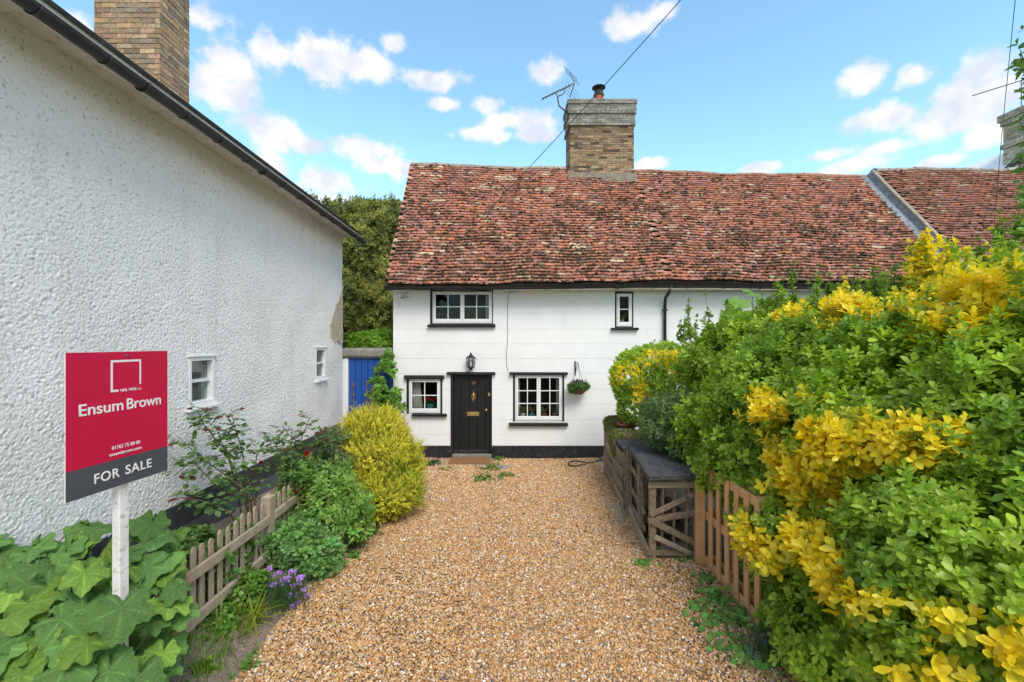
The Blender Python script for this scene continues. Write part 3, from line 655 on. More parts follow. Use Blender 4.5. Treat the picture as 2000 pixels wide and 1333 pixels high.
# ---- the plank door
hx0, hx1, hz0, hz1 = holes[3]; dl0, dl1 = cx(886), cx(957.5); db, dt = cz(888), cz(733)
door = MB().bb(hx0+0.001, dl0-0.003, WY-0.014, WY+0.12, 0.02, hz1-0.002).bb(dl1+0.003, hx1-0.001, WY-0.014, WY+0.12, 0.02, hz1-0.002).build('door', M['black_wood'], cot, bev=0.006)
door['label'] = 'black plank front door with brass fittings'
MB().box(((cx(873)+cx(968))/2, WY-0.025, cz(729.5)), (cx(968)-cx(873), 0.12, 5*S), None, 0.006).build('lintel', M['black_wood'], door, bev=0.012)
pj = [dl0, cx(900), cx(916.5), cx(932.5), cx(948.5), dl1]
for a, b in zip(pj[:-1], pj[1:]): MB().bb(a+0.003, b-0.003, WY+0.045+random.uniform(-.003, .003), WY+0.085, db+0.1, dt).build('door_plank', M['door_black'], door, bev=0.004)
MB().bb(dl0, dl1, WY+0.065, WY+0.10, db+0.02, dt).build('door_backing', M['door_black'], door)
MB().bb(dl0, dl1, WY+0.02, WY+0.06, db+0.01, db+0.098).build('weatherboard', M['plinth'], door, bev=0.012)
MB().bb(dl0-0.03, dl1+0.03, WY-0.05, WY+0.14, -0.02, db+0.008).build('threshold', M['concrete'], door, bev=0.008)
MB().bb(cx(912), cx(935.5), WY+0.034, WY+0.044, cz(813.5), cz(805.5)).build('letter_plate', M['brass'], door, bev=0.003)
MB().bb(cx(914.5), cx(933), WY+0.028, WY+0.033, cz(812), cz(807)).build('letter_flap', M['brass'], door, bev=0.002)
kb = MB().lathe([(0.012, 0), (0.012, 0.03), (0.026, 0.04), (0.031, 0.055), (0.026, 0.07), (0.01, 0.076)], n=14)
kb.v = [(cx(949.5)+x, WY+0.045-z, cz(801.5)+y) for x, y, z in kb.v]; kb.build('door_knob', M['brass'], door, smooth=True)
MB().bb(cx(953), cx(957), WY+0.03, WY+0.046, cz(774.5), cz(768)).build('night_latch', M['brass'], door, bev=0.003)
kn = MB(); kx, kzc = cx(924.5), cz(775); yk = WY+0.034
kn.tube([(kx+0.05*math.sin(q)*(0.8+0.2*math.cos(q)), yk, kzc-0.012+0.072*math.cos(q)) for q in np.linspace(0, 2*math.pi, 21)], 0.009, 6)
kn.tube([(kx, yk, kzc+0.09), (kx, yk, kzc-0.1)], [0.008, 0.011], 6); kn.tube([(kx-0.03, yk, kzc+0.02), (kx+0.03, yk, kzc+0.02)], 0.013, 6); kn.tube([(kx-0.022, yk, kzc-0.03), (kx+0.022, yk, kzc-0.03)], 0.011, 6)
kn.lathe([(0.002, -.012), (0.013, 0), (0.002, 0.012)], (kx, yk, kzc+0.125), 8); kn.lathe([(0.002, -.012), (0.013, 0), (0.002, 0.012)], (kx, yk, kzc-0.118), 8)
kn.build('door_knocker', M['brass'], door, smooth=True)
tm_ = text_mesh('17', 0.085, 'n', 0.001); tm_.materials.append(M['brass']); o = link('house_number', tm_, door); o.matrix_basis = Matrix.Translation((cx(921.5), WY+0.036, cz(751.5))) @ Matrix.Rotation(R(90), 4, 'X')

# ---- chimneys of separate bricks
BRICK_ME = unit_box('brick', M['brick']); BRICK = Tmpl(BOXV, BOXQ)
def chimney(parent, x0, x1, y0, y1, z0, z1, palette, course=0.075, step=None, faces='FLRB', limit=300, clip=None, tone=None, name='chimney'):
    """mortar core with single bricks on its faces; step(k from the top) gives the corbel offset"""
    n = int(round((z1-z0)/course)); core = MB(); items = []
    for k in range(n):
        z = z0+(k+0.5)*course; o = step(n-1-k) if step else 0.0
        core.bb(x0-o+0.008, x1+o-0.008, y0-o+0.008, y1+o-0.008, z-course/2, z+course/2)
        for f in faces:
            L = (x1-x0+2*o) if f in 'FB' else (y1-y0+2*o); u = -(0.1125 if k % 2 else 0.0)
            if f in 'LR': u -= 0.056
            while u < L-0.005:
                a, b = max(u, 0), min(u+0.225, L); u += 0.225
                if b-a < 0.03: continue
                w = b-a-0.009; c = (a+b)/2; pr = random.uniform(-0.004, 0.004); h = course-0.010
                if f == 'F': ctr = (x0-o+c, y0-o+0.045-pr, z); sz = (w, 0.09, h)
                elif f == 'B': ctr = (x0-o+c, y1+o-0.045+pr, z); sz = (w, 0.09, h)
                elif f == 'L': ctr = (x0-o+0.045-pr-0.001, y0-o+c, z+0.0007); sz = (0.09, w, h)
                else: ctr = (x1+o-0.045+pr+0.001, y0-o+c, z+0.0007); sz = (0.09, w, h)
                if clip and clip(*ctr): continue
                t = np.array(Euler((random.gauss(0, .008), random.gauss(0, .008), random.gauss(0, .008))).to_matrix())
                p = palette[random.randrange(len(palette))]; g = random.uniform(0.75, 1.2)
                cl = np.array(p)*g
                if tone: cl = tone(k, n, ctr, cl)
                items.append((t @ np.diag(sz), np.array(ctr), cl))
    ch = core.build(name, M['mortar'], parent)
    pieces('brick', BRICK, BRICK_ME, items, M['brick'], ch, limit, 'more_bricks')
    return ch
BUFF = [(0.42,0.30,0.18),(0.37,0.26,0.155),(0.46,0.345,0.22),(0.31,0.23,0.145),(0.37,0.225,0.14),(0.42,0.275,0.155),(0.25,0.18,0.11),(0.14,0.11,0.08)]
def corbel(k):
    return [0.0, 0.062, 0.062, 0.045, 0.045, 0.045, 0.062, 0.03, 0.03, 0.03, 0.045, 0.045, 0.045][k+1] if k < 12 else 0.0
def corb(k):
    if k < 2: return 0.075
    if k < 4: return 0.05
    if k < 6: return 0.062
    if k < 9: return 0.028
    if k < 11: return 0.04
    return 0.0
def lichen(k, n, c, cl):
    j = n-1-k
    if j < 11: g = random.uniform(0.6, 1.15); return np.array([0.30, 0.30, 0.265])*g
    st_ = 0.5+0.5*math.sin(c[0]*5.1+c[2]*3.3)*math.sin(c[2]*6.1+c[0]*2.2+1)+random.gauss(0, .15)
    if j < 18: return cl*random.uniform(0.4, 0.95)
    return cl*random.choice((1.0, 1.05, 0.95, 0.8, 0.9, 0.6, 1.0))*(0.9+0.1*st_)
chm = chimney(cot, CHX0, CHX1, CHY, CHY+0.85, 7.02, 9.20, BUFF, course=0.0641, step=corb, clip=None, tone=lichen)
fl = MB()                                           # mortar fillet round the foot of the stack
p = roof_pt((CHX0+CHX1)/2, 0.90, 0.03)
fl.add([(CHX0-0.06, CHY-0.13, 6.98), (CHX1+0.07, CHY-0.13, 6.94), (CHX1+0.07, CHY+0.02, 7.24), (CHX0-0.06, CHY+0.02, 7.28), (CHX0-0.06, CHY+0.02, 6.8), (CHX1+0.07, CHY+0.02, 6.8)], [(0,1,2,3),(0,4,5,1),(0,3,4),(1,5,2),(3,2,5,4)])
fl.build('mortar_flaunching', two('old_fillet', (0.26, 0.22, 0.17), (0.15, 0.125, 0.10), 9, 0.95, 0.9, 40, 0.02), chm)
px_, py_ = (1170-VX)/F*12.75, 12.8
MB().lathe([(0.15, 0), (0.15, 0.03), (0.135, 0.05), (0.125, 0.26), (0.135, 0.33), (0.12, 0.36)], (px_, py_, 9.2), 18).build('chimney_pot', M['terracotta'], chm, smooth=True)
cw = MB().lathe([(0.142, 0.31), (0.15, 0.32), (0.15, 0.36), (0.11, 0.37), (0.10, 0.47)], (px_, py_, 9.2), 16).lathe([(0.19, 0.55), (0.19, 0.562), (0.12, 0.60), (0.02, 0.62)], (px_, py_, 9.2), 18)
for q in range(4): a = q*math.pi/2+0.5; cw.tube([(px_+0.145*math.cos(a), py_+0.145*math.sin(a), 9.42), (px_+0.15*math.cos(a), py_+0.15*math.sin(a), 9.76)], 0.008, 5)
cw.build('chimney_cowl', M['iron'], chm)

# ================================================================ neighbours to the right
nb = empty('neighbour_cottage', (XD, WY, 0), 'white rendered neighbour cottage behind the yellow-green hedge, sharing the tiled roof line', 'cottage')
MB().bb(XD+0.004, 10.1, WY+0.004, WY+0.3, -0.05, 3.86).build('front_wall', M['white_wall'], nb)
MB().bb(XD+0.004, 10.1, WY-0.02, WY+0.0035, -0.06, PZ).build('plinth', M['plinth'], nb)
MB().bb(XD+0.004, 10.1, BY-0.3, BY, -0.05, 3.8).build('back_wall', M['white_wall'], nb)
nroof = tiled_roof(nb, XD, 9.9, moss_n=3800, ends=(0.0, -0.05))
ridge_tiles(nroof, XD, 10.0, tone=(0.38, 0.19, 0.13))
a, b, c, d = roof_pt(XD, 1, -0.01), roof_pt(10, 1, -0.01), (10, BY+0.2, 3.7), (XD, BY+0.2, 3.7)
MB().add([a, b, c, d], [(0, 1, 2, 3)]).build('rear_roof_slope', M['terracotta'], nroof)
gutter(nb, XD+0.01, 10.0, 3.82, 3.76)
MB().bb(XD, 10.05, 9.93, 9.955, 3.74, 3.86).build('eaves_board', M['soffit'], nb)
rh = empty('far_cottage', (10.15, WY, 0), 'far right terrace cottage with darker tiled roof and lead flashing', 'cottage')
MB().bb(10.101, 17.5, WY-0.1, WY+0.2, -0.05, 3.95).build('front_wall', M['white_wall'], rh)
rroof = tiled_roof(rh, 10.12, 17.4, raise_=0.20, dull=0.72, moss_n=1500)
ridge_tiles(rroof, 10.1, 17.4, raise_=0.20, tone=(0.33, 0.30, 0.26))
a, b, c, d = roof_pt(10.1, 1, .19), roof_pt(17.4, 1, .19), (17.4, BY+0.2, 3.9), (10.1, BY+0.2, 3.9)
MB().add([a, b, c, d], [(0, 1, 2, 3)]).build('rear_roof_slope', M['terracotta'], rroof)
vb = MB(); ld = MB()
ts = np.linspace(0.0, 1.0, 9)
for i in range(8):
    t0, t1 = ts[i], ts[i+1]
    q = [roof_pt(10.02, t0, 0.0), roof_pt(10.115, t0, 0.0), roof_pt(10.115, t0, 0.24), roof_pt(10.02, t0, 0.235), roof_pt(10.02, t1, 0.0), roof_pt(10.115, t1, 0.0), roof_pt(10.115, t1, 0.24), roof_pt(10.02, t1, 0.235)]
    vb.add(q, [(0,1,2,3),(4,7,6,5),(0,3,7,4),(1,5,6,2),(2,6,7,3),(0,4,5,1)])
vb.build('verge', M['mortar'], rroof)
for i in range(4):
    t0, t1 = i/4, (i+1)/4-0.003; lift = 0.004*(3-i)
    prof = [(9.80, 0.045), (9.98, 0.06), (10.012, 0.17)]
    q = [roof_pt(x, t, n+lift+dn) for t in (t0, t1) for dn in (0, 0.006) for (x, n) in prof]
    MB().add(q, [(3,4,10,9),(4,5,11,10),(0,6,7,1),(1,7,8,2),(0,3,9,6),(2,8,11,5),(0,1,4,3),(1,2,5,4),(6,9,10,7),(7,10,11,8)]).build('lead_flashing', M['lead'], rroof)
fh = empty('gabled_house', (16.2, 14.5, 0), 'white gabled house with pale brick chimney at the right edge', 'house')
gz = lambda x, y, d=14.5: tuple(P(x, y, d))
MB().poly([gz(1955, 345), gz(2040, 268), gz(2125, 345), gz(2125, 830), gz(1955, 830)], (0, 5, 0)).build('gable_wall', M['white_wall'], fh)
g = Vector(gz(1952, 343)); h = Vector(gz(2040, 263)); MB().beam(g+Vector((0, -0.04, 0)), h+Vector((0, -0.04, 0)), 0.12, 0.14).build('barge_board', M['black_wood'], fh)
h2 = Vector(gz(2128, 343)); MB().beam(h+Vector((0, -0.04, 0)), h2+Vector((0, -0.04, 0)), 0.12, 0.14).build('barge_board', M['black_wood'], fh)
PALE = [(0.50,0.45,0.34),(0.46,0.41,0.31),(0.54,0.50,0.40),(0.40,0.36,0.28)]
fx0, fx1 = 16.35, 17.45
chimney(fh, fx0, fx1, 14.2, 14.95, 7.2, 10.05, PALE, step=lambda k: 0.10 if k < 3 else (0.05 if k < 5 else 0.0)+(0.05 if 12 < k < 15 else 0), limit=160)
ae = empty('television_aerial', tuple(P(1985, 200, 14.4)), 'thin aerial boom above the right edge chimney', 'aerial')
a, b = P(1900, 187, 14.4), P(2010, 153, 14.4); MB().tube([a, b], 0.018, 6).build('boom', M['steel'], ae); MB().tube([P(1995, 158, 14.4), P(1995, 215, 14.4)], 0.014, 6).build('mast', M['steel'], ae)

# ================================================================ the house on the left
HX = -3.67; HE = 5.0; HY1 = 10.2
lh = empty('roughcast_house', (HX, HY1, 0), 'tall white roughcast house wall with black gutter and buff brick chimney on the left', 'house')
def lw(x): return -HX*F/(VX-x)                       # depth at which photo column x meets the wall
lwin = [(lw(365), lw(415.5), 1.84, 2.425), (lw(614), lw(634), 1.87, 2.49)]
mb = MB()
for (a, b, c, d) in cut_rects(-4, HY1, -0.05, HE, lwin): mb.bb(HX-0.3, HX, a, b, c, d)
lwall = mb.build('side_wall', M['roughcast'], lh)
def roughcast_face():
    y0, y1, z0, z1, st = 2.2, HY1, 0.80, HE-0.01, 0.0105
    ny, nz = int((y1-y0)/st), int((z1-z0)/st); r = np.random.default_rng(4).normal(size=(ny, nz)); f = np.fft.fft2(r)
    ky = np.fft.fftfreq(ny, st)[:, None]; kz_ = np.fft.fftfreq(nz, st)[None]; k = np.hypot(ky, kz_)
    h = np.real(np.fft.ifft2(f*np.sqrt(k+2)*np.exp(-(k/42.0)**2))); h /= h.std(); h2 = np.real(np.fft.ifft2(f*np.exp(-(k/1.2)**2))); h2 /= h2.std()
    d = 0.0015*np.sign(h)*np.abs(h)**0.8-0.010*np.clip(-h-1.5, 0, 1)+0.004*np.clip(h-1.3, 0, 1)+0.004*h2
    yy = y0+(np.arange(ny)+0.5)*st; zz = z0+np.arange(nz)*st; yy[-1] = HY1+0.004; yy[0] = y0
    Y, Z = np.meshgrid(yy, zz, indexing='ij'); V = np.stack([HX+0.014+d, Y, Z], -1).reshape(-1, 3)
    a = (np.arange(ny-1)[:, None]*nz+np.arange(nz-1)[None]); Q = np.stack([a, a+nz, a+nz+1, a+1], -1).reshape(-1, 4)
    cy = Y[:-1, :-1].ravel()+st/2; czz = Z[:-1, :-1].ravel()+st/2; keep = np.ones(len(Q), bool)
    for (p, q, u, v) in lwin: keep &= ~((cy > p-0.01) & (cy < q+0.01) & (czz > u-0.01) & (czz < v+0.01))
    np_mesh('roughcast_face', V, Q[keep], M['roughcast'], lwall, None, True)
roughcast_face()
mb = MB(); mb.bb(HX-8, HX-0.301, HY1-0.3, HY1-0.001, -0.05, HE); mb.bb(HX-8, HX-0.301, -4, -3.7, -0.05, HE)
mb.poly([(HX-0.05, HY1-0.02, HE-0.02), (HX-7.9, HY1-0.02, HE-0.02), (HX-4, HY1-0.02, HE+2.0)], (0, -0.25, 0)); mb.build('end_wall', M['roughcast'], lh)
PT = 0.82
M['plinth_grey'] = two('slate_grey_plinth', (0.045, 0.048, 0.056), (0.075, 0.078, 0.085), 3.0, 0.7, 0.4, 30, 0.006, 0.35, 0.75, (1, 1, .4), 0.3)
mb = MB(); mb.bb(HX+0.001, HX+0.02, -4, HY1+0.01, 0.0, PT); mb.build('plinth', M['plinth_grey'], lh)
MB().poly([(HX+0.021, -4, 0.0), (HX+0.16, -4, 0.0), (HX+0.16, -4, 0.40), (HX+0.021, -4, 0.52)], (0, HY1+4, 0)).build('plinth_step', M['plinth_grey'], lh)
# eaves: soffit, fascia, gutter in lengths
MB().add([(HX-0.1, -4, HE-0.02), (HX+0.36, -4, HE-0.035), (HX+0.36, HY1+0.12, HE-0.035), (HX-0.1, HY1+0.12, HE-0.02), (HX-0.1, -4, HE+0.02), (HX+0.36, -4, HE+0.02), (HX+0.36, HY1+0.12, HE+0.02), (HX-0.1, HY1+0.12, HE+0.02)], [(0,3,2,1),(4,5,6,7),(0,1,5,4),(1,2,6,5),(2,3,7,6),(3,0,4,7)]).build('soffit', M['soffit'], lh)
MB().bb(HX+0.362, HX+0.385, -4, HY1+0.12, HE-0.13, HE+0.045).build('fascia', M['soffit'], lh)
gx, gzz, gr = HX+0.45, HE-0.10, 0.062
def gut2():
    n = 8; prof = [(math.cos(q)*gr, math.sin(q)*gr) for q in np.linspace(math.pi, 2*math.pi, n)]+[(math.cos(q)*(gr-.006), math.sin(q)*(gr-.006)) for q in np.linspace(2*math.pi, math.pi, n)]
    y = -4.0; m = len(prof)
    while y < HY1+0.15:
        e = min(y+2.0, HY1+0.17); mb = MB(); mb.add([(gx+p[0], yy, gzz+p[1]) for yy in (y, e) for p in prof], [(k, (k+1) % m, m+(k+1) % m, m+k) for k in range(m)]+[tuple(range(m))[::-1], tuple(range(m, 2*m))])
        g = mb.build('gutter_length', M['gutter'], lh)
        MB().tube([(gx+math.cos(q)*(gr+.006), y+0.04, gzz+math.sin(q)*(gr+.006)) for q in np.linspace(math.pi, 2*math.pi, 9)], 0.012, 5).build('gutter_joint', M['gutter'], g)
        for yy in (y+0.55, y+1.1, y+1.65):
            if yy < e: MB().tube([(gx+math.cos(q)*(gr+.004), yy, gzz+math.sin(q)*(gr+.004)) for q in np.linspace(math.pi, 2*math.pi, 9)], 0.006, 5).build('gutter_bracket', M['gutter'], g)
        y = e
gut2()
mb = MB(); tp = math.tan(R(27))
mb.add([(HX+0.42, -4.1, HE+0.05), (HX+0.42, HY1+0.14, HE+0.05), (HX-4, HY1+0.14, HE+0.05+4.42*tp), (HX-4, -4.1, HE+0.05+4.42*tp), (HX-8.4, HY1+0.14, HE+0.05), (HX-8.4, -4.1, HE+0.05)], [(0,1,2,3),(3,2,4,5)])
o = mb.build('roof', M['slate_slab'], lh); md = o.modifiers.new('t', 'SOLIDIFY'); md.thickness = 0.03
LB = [(0.50,0.36,0.22),(0.44,0.30,0.18),(0.54,0.41,0.27),(0.40,0.29,0.19),(0.46,0.29,0.20),(0.38,0.30,0.22),(0.53,0.35,0.19),(0.33,0.26,0.20)]
l0 = (312-VX)/F*6.7; lch = chimney(lh, l0-0.97, l0, 6.7, 7.33, 5.5, 8.65, LB, step=lambda k: 0.05 if k < 4 else 0.0, limit=300, tone=lambda k, n, c, cl: cl*random.uniform(0.7, 1.08))
def small_window(a, b, c, d, wide):
    w = MB(); t = 0.045; xf = HX+0.03
    w.bb(HX-0.08, xf, a, a+t, c, d).bb(HX-0.08, xf, b-t, b, c, d).bb(HX-0.08, xf, a+t, b-t, d-t, d).bb(HX-0.08, xf, a+t, b-t, c, c+t*1.3)
    win = w.build('window', M['white_paint'], lh, bev=0.004); zm = (c+d)/2+0.01
    MB().bb(HX-0.06, HX-0.005, a+t, b-t, zm-0.018, zm+0.018).build('meeting_rail', M['white_paint'], win)
    MB().bb(HX-0.045, HX-0.041, a+t, b-t, c+t*1.3, zm-0.018).build('pane', M['glass'], win); MB().bb(HX-0.045, HX-0.041, a+t, b-t, zm+0.018, d-t).build('pane', M['glass'], win)
    MB().bb(HX-0.02, HX+0.075, a-0.05, b+0.05, c-0.045, c-0.003).build('sill', M['white_paint'], win, bev=0.006)
    MB().bb(HX-0.01, HX+0.045, a-0.02, b+0.03, d+0.003, d+0.02).build('drip_mould', M['white_paint'], win)
    mb = MB(); x1, x0 = HX-0.31, HX-1.2; vs = [(x1, a-.3, c-.2), (x1, b+.3, c-.2), (x1, b+.3, d+.1), (x1, a-.3, d+.1), (x0, a-.3, c-.2), (x0, b+.3, c-.2), (x0, b+.3, d+.1), (x0, a-.3, d+.1)]
    mb.add(vs, [(0, 4, 5, 1), (3, 2, 6, 7), (0, 3, 7, 4), (1, 5, 6, 2), (4, 7, 6, 5)]); mb.build('room_behind', M['room_grey'], win)
    return win
M['room_grey'] = two('grey_room', (0.34, 0.34, 0.34), (0.26, 0.26, 0.26), 2, 0.9, 0)
small_window(*lwin[0], True)['label'] = 'small sash window nearer the sign'; small_window(*lwin[1], False)['label'] = 'small sash window nearer the blue gate'
# fallen render at the corner
mr = random.Random(3); pts = [(9.52, 2.72), (9.48, 2.95), (9.55, 3.10), (9.68, 3.22), (9.78, 3.38), (9.92, 3.48), (10.02, 3.62), (10.11, 3.74), (10.2, 3.86), (10.2, 2.62), (10.05, 2.58), (9.85, 2.66), (9.7, 2.60)]
M['bare'] = two('bare_old_plaster', (0.62, 0.54, 0.44), (0.50, 0.41, 0.31), 7, 0.95, 1.0, 30, 0.03, c3=(0.28, 0.19, 0.12))
MB().poly([(HX+0.012, y, z) for y, z in pts], (0.018, 0, 0)).build('bare_plaster_patch', M['bare'], lh)
rimm = MB(); rim = pts[:9]
for (a, b) in zip(rim[:-1], rim[1:]): rimm.beam((HX+0.024, a[0], a[1]), (HX+0.024, b[0], b[1]), 0.045, 0.03, 0.008)
rimm.build('broken_render_edge', M['bare'], lh); rimm = MB()
for (a, b) in zip(pts[9:-1], pts[10:]): rimm.beam((HX+0.024, a[0], a[1]), (HX+0.024, b[0], b[1]), 0.03, 0.03, 0.008)
rimm.build('broken_render_edge', M['bare'], lh)

# ================================================================ gate, lintel and yard behind
gt = empty('blue_gate', (cx(720), WY+0.1, 0), 'bright blue plank gate between the roughcast house and the cottage', 'gate')
g0, g1 = cx(678.5), XL-0.03; nbd = 7
for i in range(nbd):
    a = g0+(g1-g0)*i/nbd; b = g0+(g1-g0)*(i+1)/nbd
    MB().bb(a+0.003, b-0.003, WY+0.10+random.uniform(-.002, .002), WY+0.125, 0.04, cz(701)).build('plank', M['blue'], gt, bev=0.006)
for z in (0.35, 1.25, 2.05): MB().bb(g0+0.02, g1-0.02, WY+0.1265, WY+0.155, z-0.05, z+0.05).build('ledge', M['blue'], gt)
MB().bb(g0-0.135, g0-0.006, WY+0.05, WY+0.16, -0.02, cz(701)).build('gate_post', M['white_paint'], gt, bev=0.006)
ln = MB().box(((cx(660)+XL)/2-0.01, WY+0.12, cz(690)), (XL-cx(660)-0.02, 0.24, 20*S), None, 0.006).build('lintel_beam', M['concrete'], None, bev=0.05); tag(ln, 'grey concrete lintel above the blue gate', 'lintel')
mb = MB().bb(cx(659), cx(672), WY+0.02, WY+0.2, cz(678.5), cz(668)); o = mb.build('bracket_block', M['gutter'], None, bev=0.01); tag(o, 'small black bracket on the house corner above the lintel', 'bracket')

# ================================================================ foliage tools
def blob(x, y, d, rx, ry, rd): c = P(x, y, d); return (np.array(c), np.array([rx/F*d, rd, ry/F*d]))
CAMP = np.array([0, 0, CH])
def blob_points(blobs, dens, shell=(1.0,), rough=0.10, zmin=0.03, inner=0.80, backside=0.25, lump=5.0, gap=None):
    PP = []; NN = []; DD = []
    for bi, (c, r) in enumerate(blobs):
        area = 4*math.pi*((((r[0]*r[1])**1.6+(r[0]*r[2])**1.6+(r[1]*r[2])**1.6)/3)**(1/1.6))
        for si, sh in enumerate(shell):
            n = int(area*dens*(1 if si == 0 else 0.7)); d = unit(rng.normal(size=(n, 3)))
            l = np.sin(d[:, 0]*lump+bi*1.7+1)*np.sin(d[:, 1]*lump*1.1+bi)*1.0+np.sin(d[:, 2]*lump*1.3+bi*2.3+d[:, 0]*3)*0.7
            p = c+r*d*(sh+rough*l[:, None]*0.6+rng.normal(size=(n, 1))*rough*0.35); nn = unit(d/r)
            keep = p[:, 2] > zmin
            for bj, (c2, r2) in enumerate(blobs):
                if bj != bi: keep &= (((p-c2)/r2)**2).sum(1) > inner**2*sh**2
            if gap is not None and si == 0:
                g = np.sin(6.1*p[:, 0]+1.1)*np.sin(5.3*p[:, 1]+.4+p[:, 2])*np.sin(6.7*p[:, 2]+2+p[:, 0])+.6*np.sin(13*p[:, 0]+3*p[:, 1])*np.sin(12*p[:, 2]+7*p[:, 1]); keep &= g > gap
            tc = unit(CAMP-p); f = (nn*tc).sum(1); keep &= (f > -0.25) | (rng.random(n) < backside)
            PP.append(p[keep]); NN.append(nn[keep]); DD.append(np.full(keep.sum(), sh))
    return np.concatenate(PP), np.concatenate(NN), np.concatenate(DD)
def pix(p): return VX+F*p[:, 0]/p[:, 1], VY-F*(p[:, 2]-CH)/p[:, 1]
def zone_mask(p, zones):
    """sprigs near the surface point that each photo zone looks at"""
    m = np.zeros(len(p), bool); x, y = pix(p)
    for (zx, zy, rx, ry) in zones:
        q = ((x-zx)/rx)**2+((y-zy)/ry)**2 < 1
        if q.sum() < 3: continue
        d0 = np.quantile(p[q, 1], 0.12); c = np.median(p[q & (p[:, 1] <= d0+0.1)], axis=0)
        r = np.array([rx/F*c[1], 0.4, ry/F*c[1]])*0.92; m |= ((((p-c)/r)**2).sum(1) < 0.8+0.45*rng.normal(size=len(p)))
    return m
def axis_of(n, up=0.5, jit=0.35): return unit(n*0.7+np.array([0, 0, up])+rng.normal(size=n.shape)*jit)
def stems(parent, root, tips, r0=0.02, mat='bark', name='stem', n=5):
    for t in tips:
        a = Vector(root)+Vector((random.uniform(-.08, .08), random.uniform(-.08, .08), 0)); b = Vector(t); mid = a.lerp(b, 0.5)+Vector((random.uniform(-.1, .1), random.uniform(-.1, .1), random.uniform(0, .12)))
        MB().tube([a, a.lerp(mid, .6)+Vector((0, 0, .05)), mid, mid.lerp(b, .55)+Vector((0, 0, .04)), b], [r0, r0*.9, r0*.7, r0*.5, r0*.25], n).build(name, M[mat], parent, smooth=True)
EUO = sprig(9, 0.064, 0.0175, 0.6, 15, 88, 3, [0.15, 0.6, 1.0, 0.4], 0.22, 0.3)
EUO2 = sprig(7, 0.074, 0.0195, 0.9, 10, 75, 8, [0.15, 0.6, 1.0, 0.4], 0.25, 0.3)
def greens(p, n, bright=(0.52, 0.70, 0.08), dark=(0.19, 0.35, 0.04)):
    cl = 0.5+0.5*np.sin(p[:, 0]*3.1+1.3)*np.sin(p[:, 2]*3.7+p[:, 1]*2.3); u = np.clip(cl*0.6+rng.random(n)*0.6-0.1, 0, 1)[:, None]
    c = np.array(dark)*(1-u)+np.array(bright)*u; return np.clip(c*(1+rng.normal(size=(n, 1))*0.12), 0.005, 0.9)
def yellows(n):
    u = rng.random((n, 1)); c = np.array([0.94, 0.74, 0.015])*(1-u)+np.array([0.97, 0.87, 0.08])*u
    g = rng.random((n, 1)) < 0.12; return np.where(g, np.array([0.55, 0.58, 0.04]), c)*(0.85+0.2*rng.random((n, 1)))
def shoot(parent, a, b, leafn, L, colr, mat='bark', tm=None, droop=0.0, name='shoot', r=0.006):
    """an upright stem with leaves all along; returns nothing, adds stem + leaves to lists"""
    a = Vector(a); b = Vector(b); mid = a.lerp(b, 0.5)+Vector((random.uniform(-.04, .04), random.uniform(-.04, .04), 0))
    pts = [a, a.lerp(mid, .7), mid, mid.lerp(b, .6), b]
    st = MB().tube(pts, [r, r*.9, r*.75, r*.5, r*.3], 5).build(name, M[mat], parent, smooth=True)
    ts = np.sort(rng.random(leafn))*0.92+0.08; ts[-2:] = 1.0
    O = np.array([tuple(a.lerp(mid, t*2) if t < .5 else mid.lerp(b, t*2-1)) for t in ts])
    ax = unit(rng.normal(size=(leafn, 3))*np.array([1, 1, .35])+np.array([0, 0, 0.75])); ax[-2:] = unit(np.array(b-a))
    c = np.asarray(colr(leafn)) if callable(colr) else np.tile(colr, (leafn, 1))*(0.8+0.4*rng.random((leafn, 1)))
    S_ = L*(0.7+0.5*rng.random(leafn))*(1.1-0.35*ts)
    return (frames(ax), O, S_, c)

# ================================================================ the big hedge on the right
hb = [blob(1560,860,5.0,170,190,.75), blob(1640,1080,4.2,165,190,.7), blob(1745,1270,3.5,205,190,.75), blob(1900,1150,3.0,230,240,.7), blob(1800,880,4.0,250,240,.85),
      blob(1700,715,5.2,190,105,.85), blob(1560,672,6.2,150,68,.7), blob(1850,690,5.0,150,105,.8), blob(1985,780,4.2,130,190,.8), blob(1440,715,6.7,105,60,.6), blob(1960,850,3.9,130,140,.5), blob(1900,900,4.7,260,220,.6), blob(1990,980,3.2,200,300,.7), blob(2180,900,3.3,260,420,.9), blob(1420,860,5.9,90,90,.5)]
hg = empty('golden_euonymus_hedge', tuple(np.array([3.2, 4.0, 0.05])), 'big overgrown green hedge with bright yellow variegated shoots on the right', 'hedge')
p, n, dd = blob_points(hb, 350, (1.0, 0.84, 0.62), 0.15, 0.10, 0.82, gap=-0.30)
zones = [(1550,830,30,32),(1615,850,58,46),(1670,880,42,32),(1585,915,46,34),(1600,970,42,34),(1800,880,40,34),(1830,920,32,30),(1520,1015,22,20),(1555,1075,32,26),(1605,1090,46,36),(1660,1120,42,36),
         (1700,1150,40,34),(1770,1165,44,34),(1640,1150,36,26),(1725,1200,40,28),(1960,1240,52,42),(1905,1245,30,26),(1800,1305,52,30),(1880,1320,40,24),(1890,1060,32,20),(1805,600,55,60),(1830,650,45,40),(1775,640,35,35),(1950,560,40,45),
         (1650,600,28,26),(1640,645,32,20),(1560,620,26,24),(1505,1090,20,30),(1880,600,30,40),(1735,690,28,18)]
ym = zone_mask(p, zones) & (dd > 0.9)
fr = frames(axis_of(n)); sz = 0.6+0.75*rng.random(len(p)); half = rng.random(len(p)) < 0.55
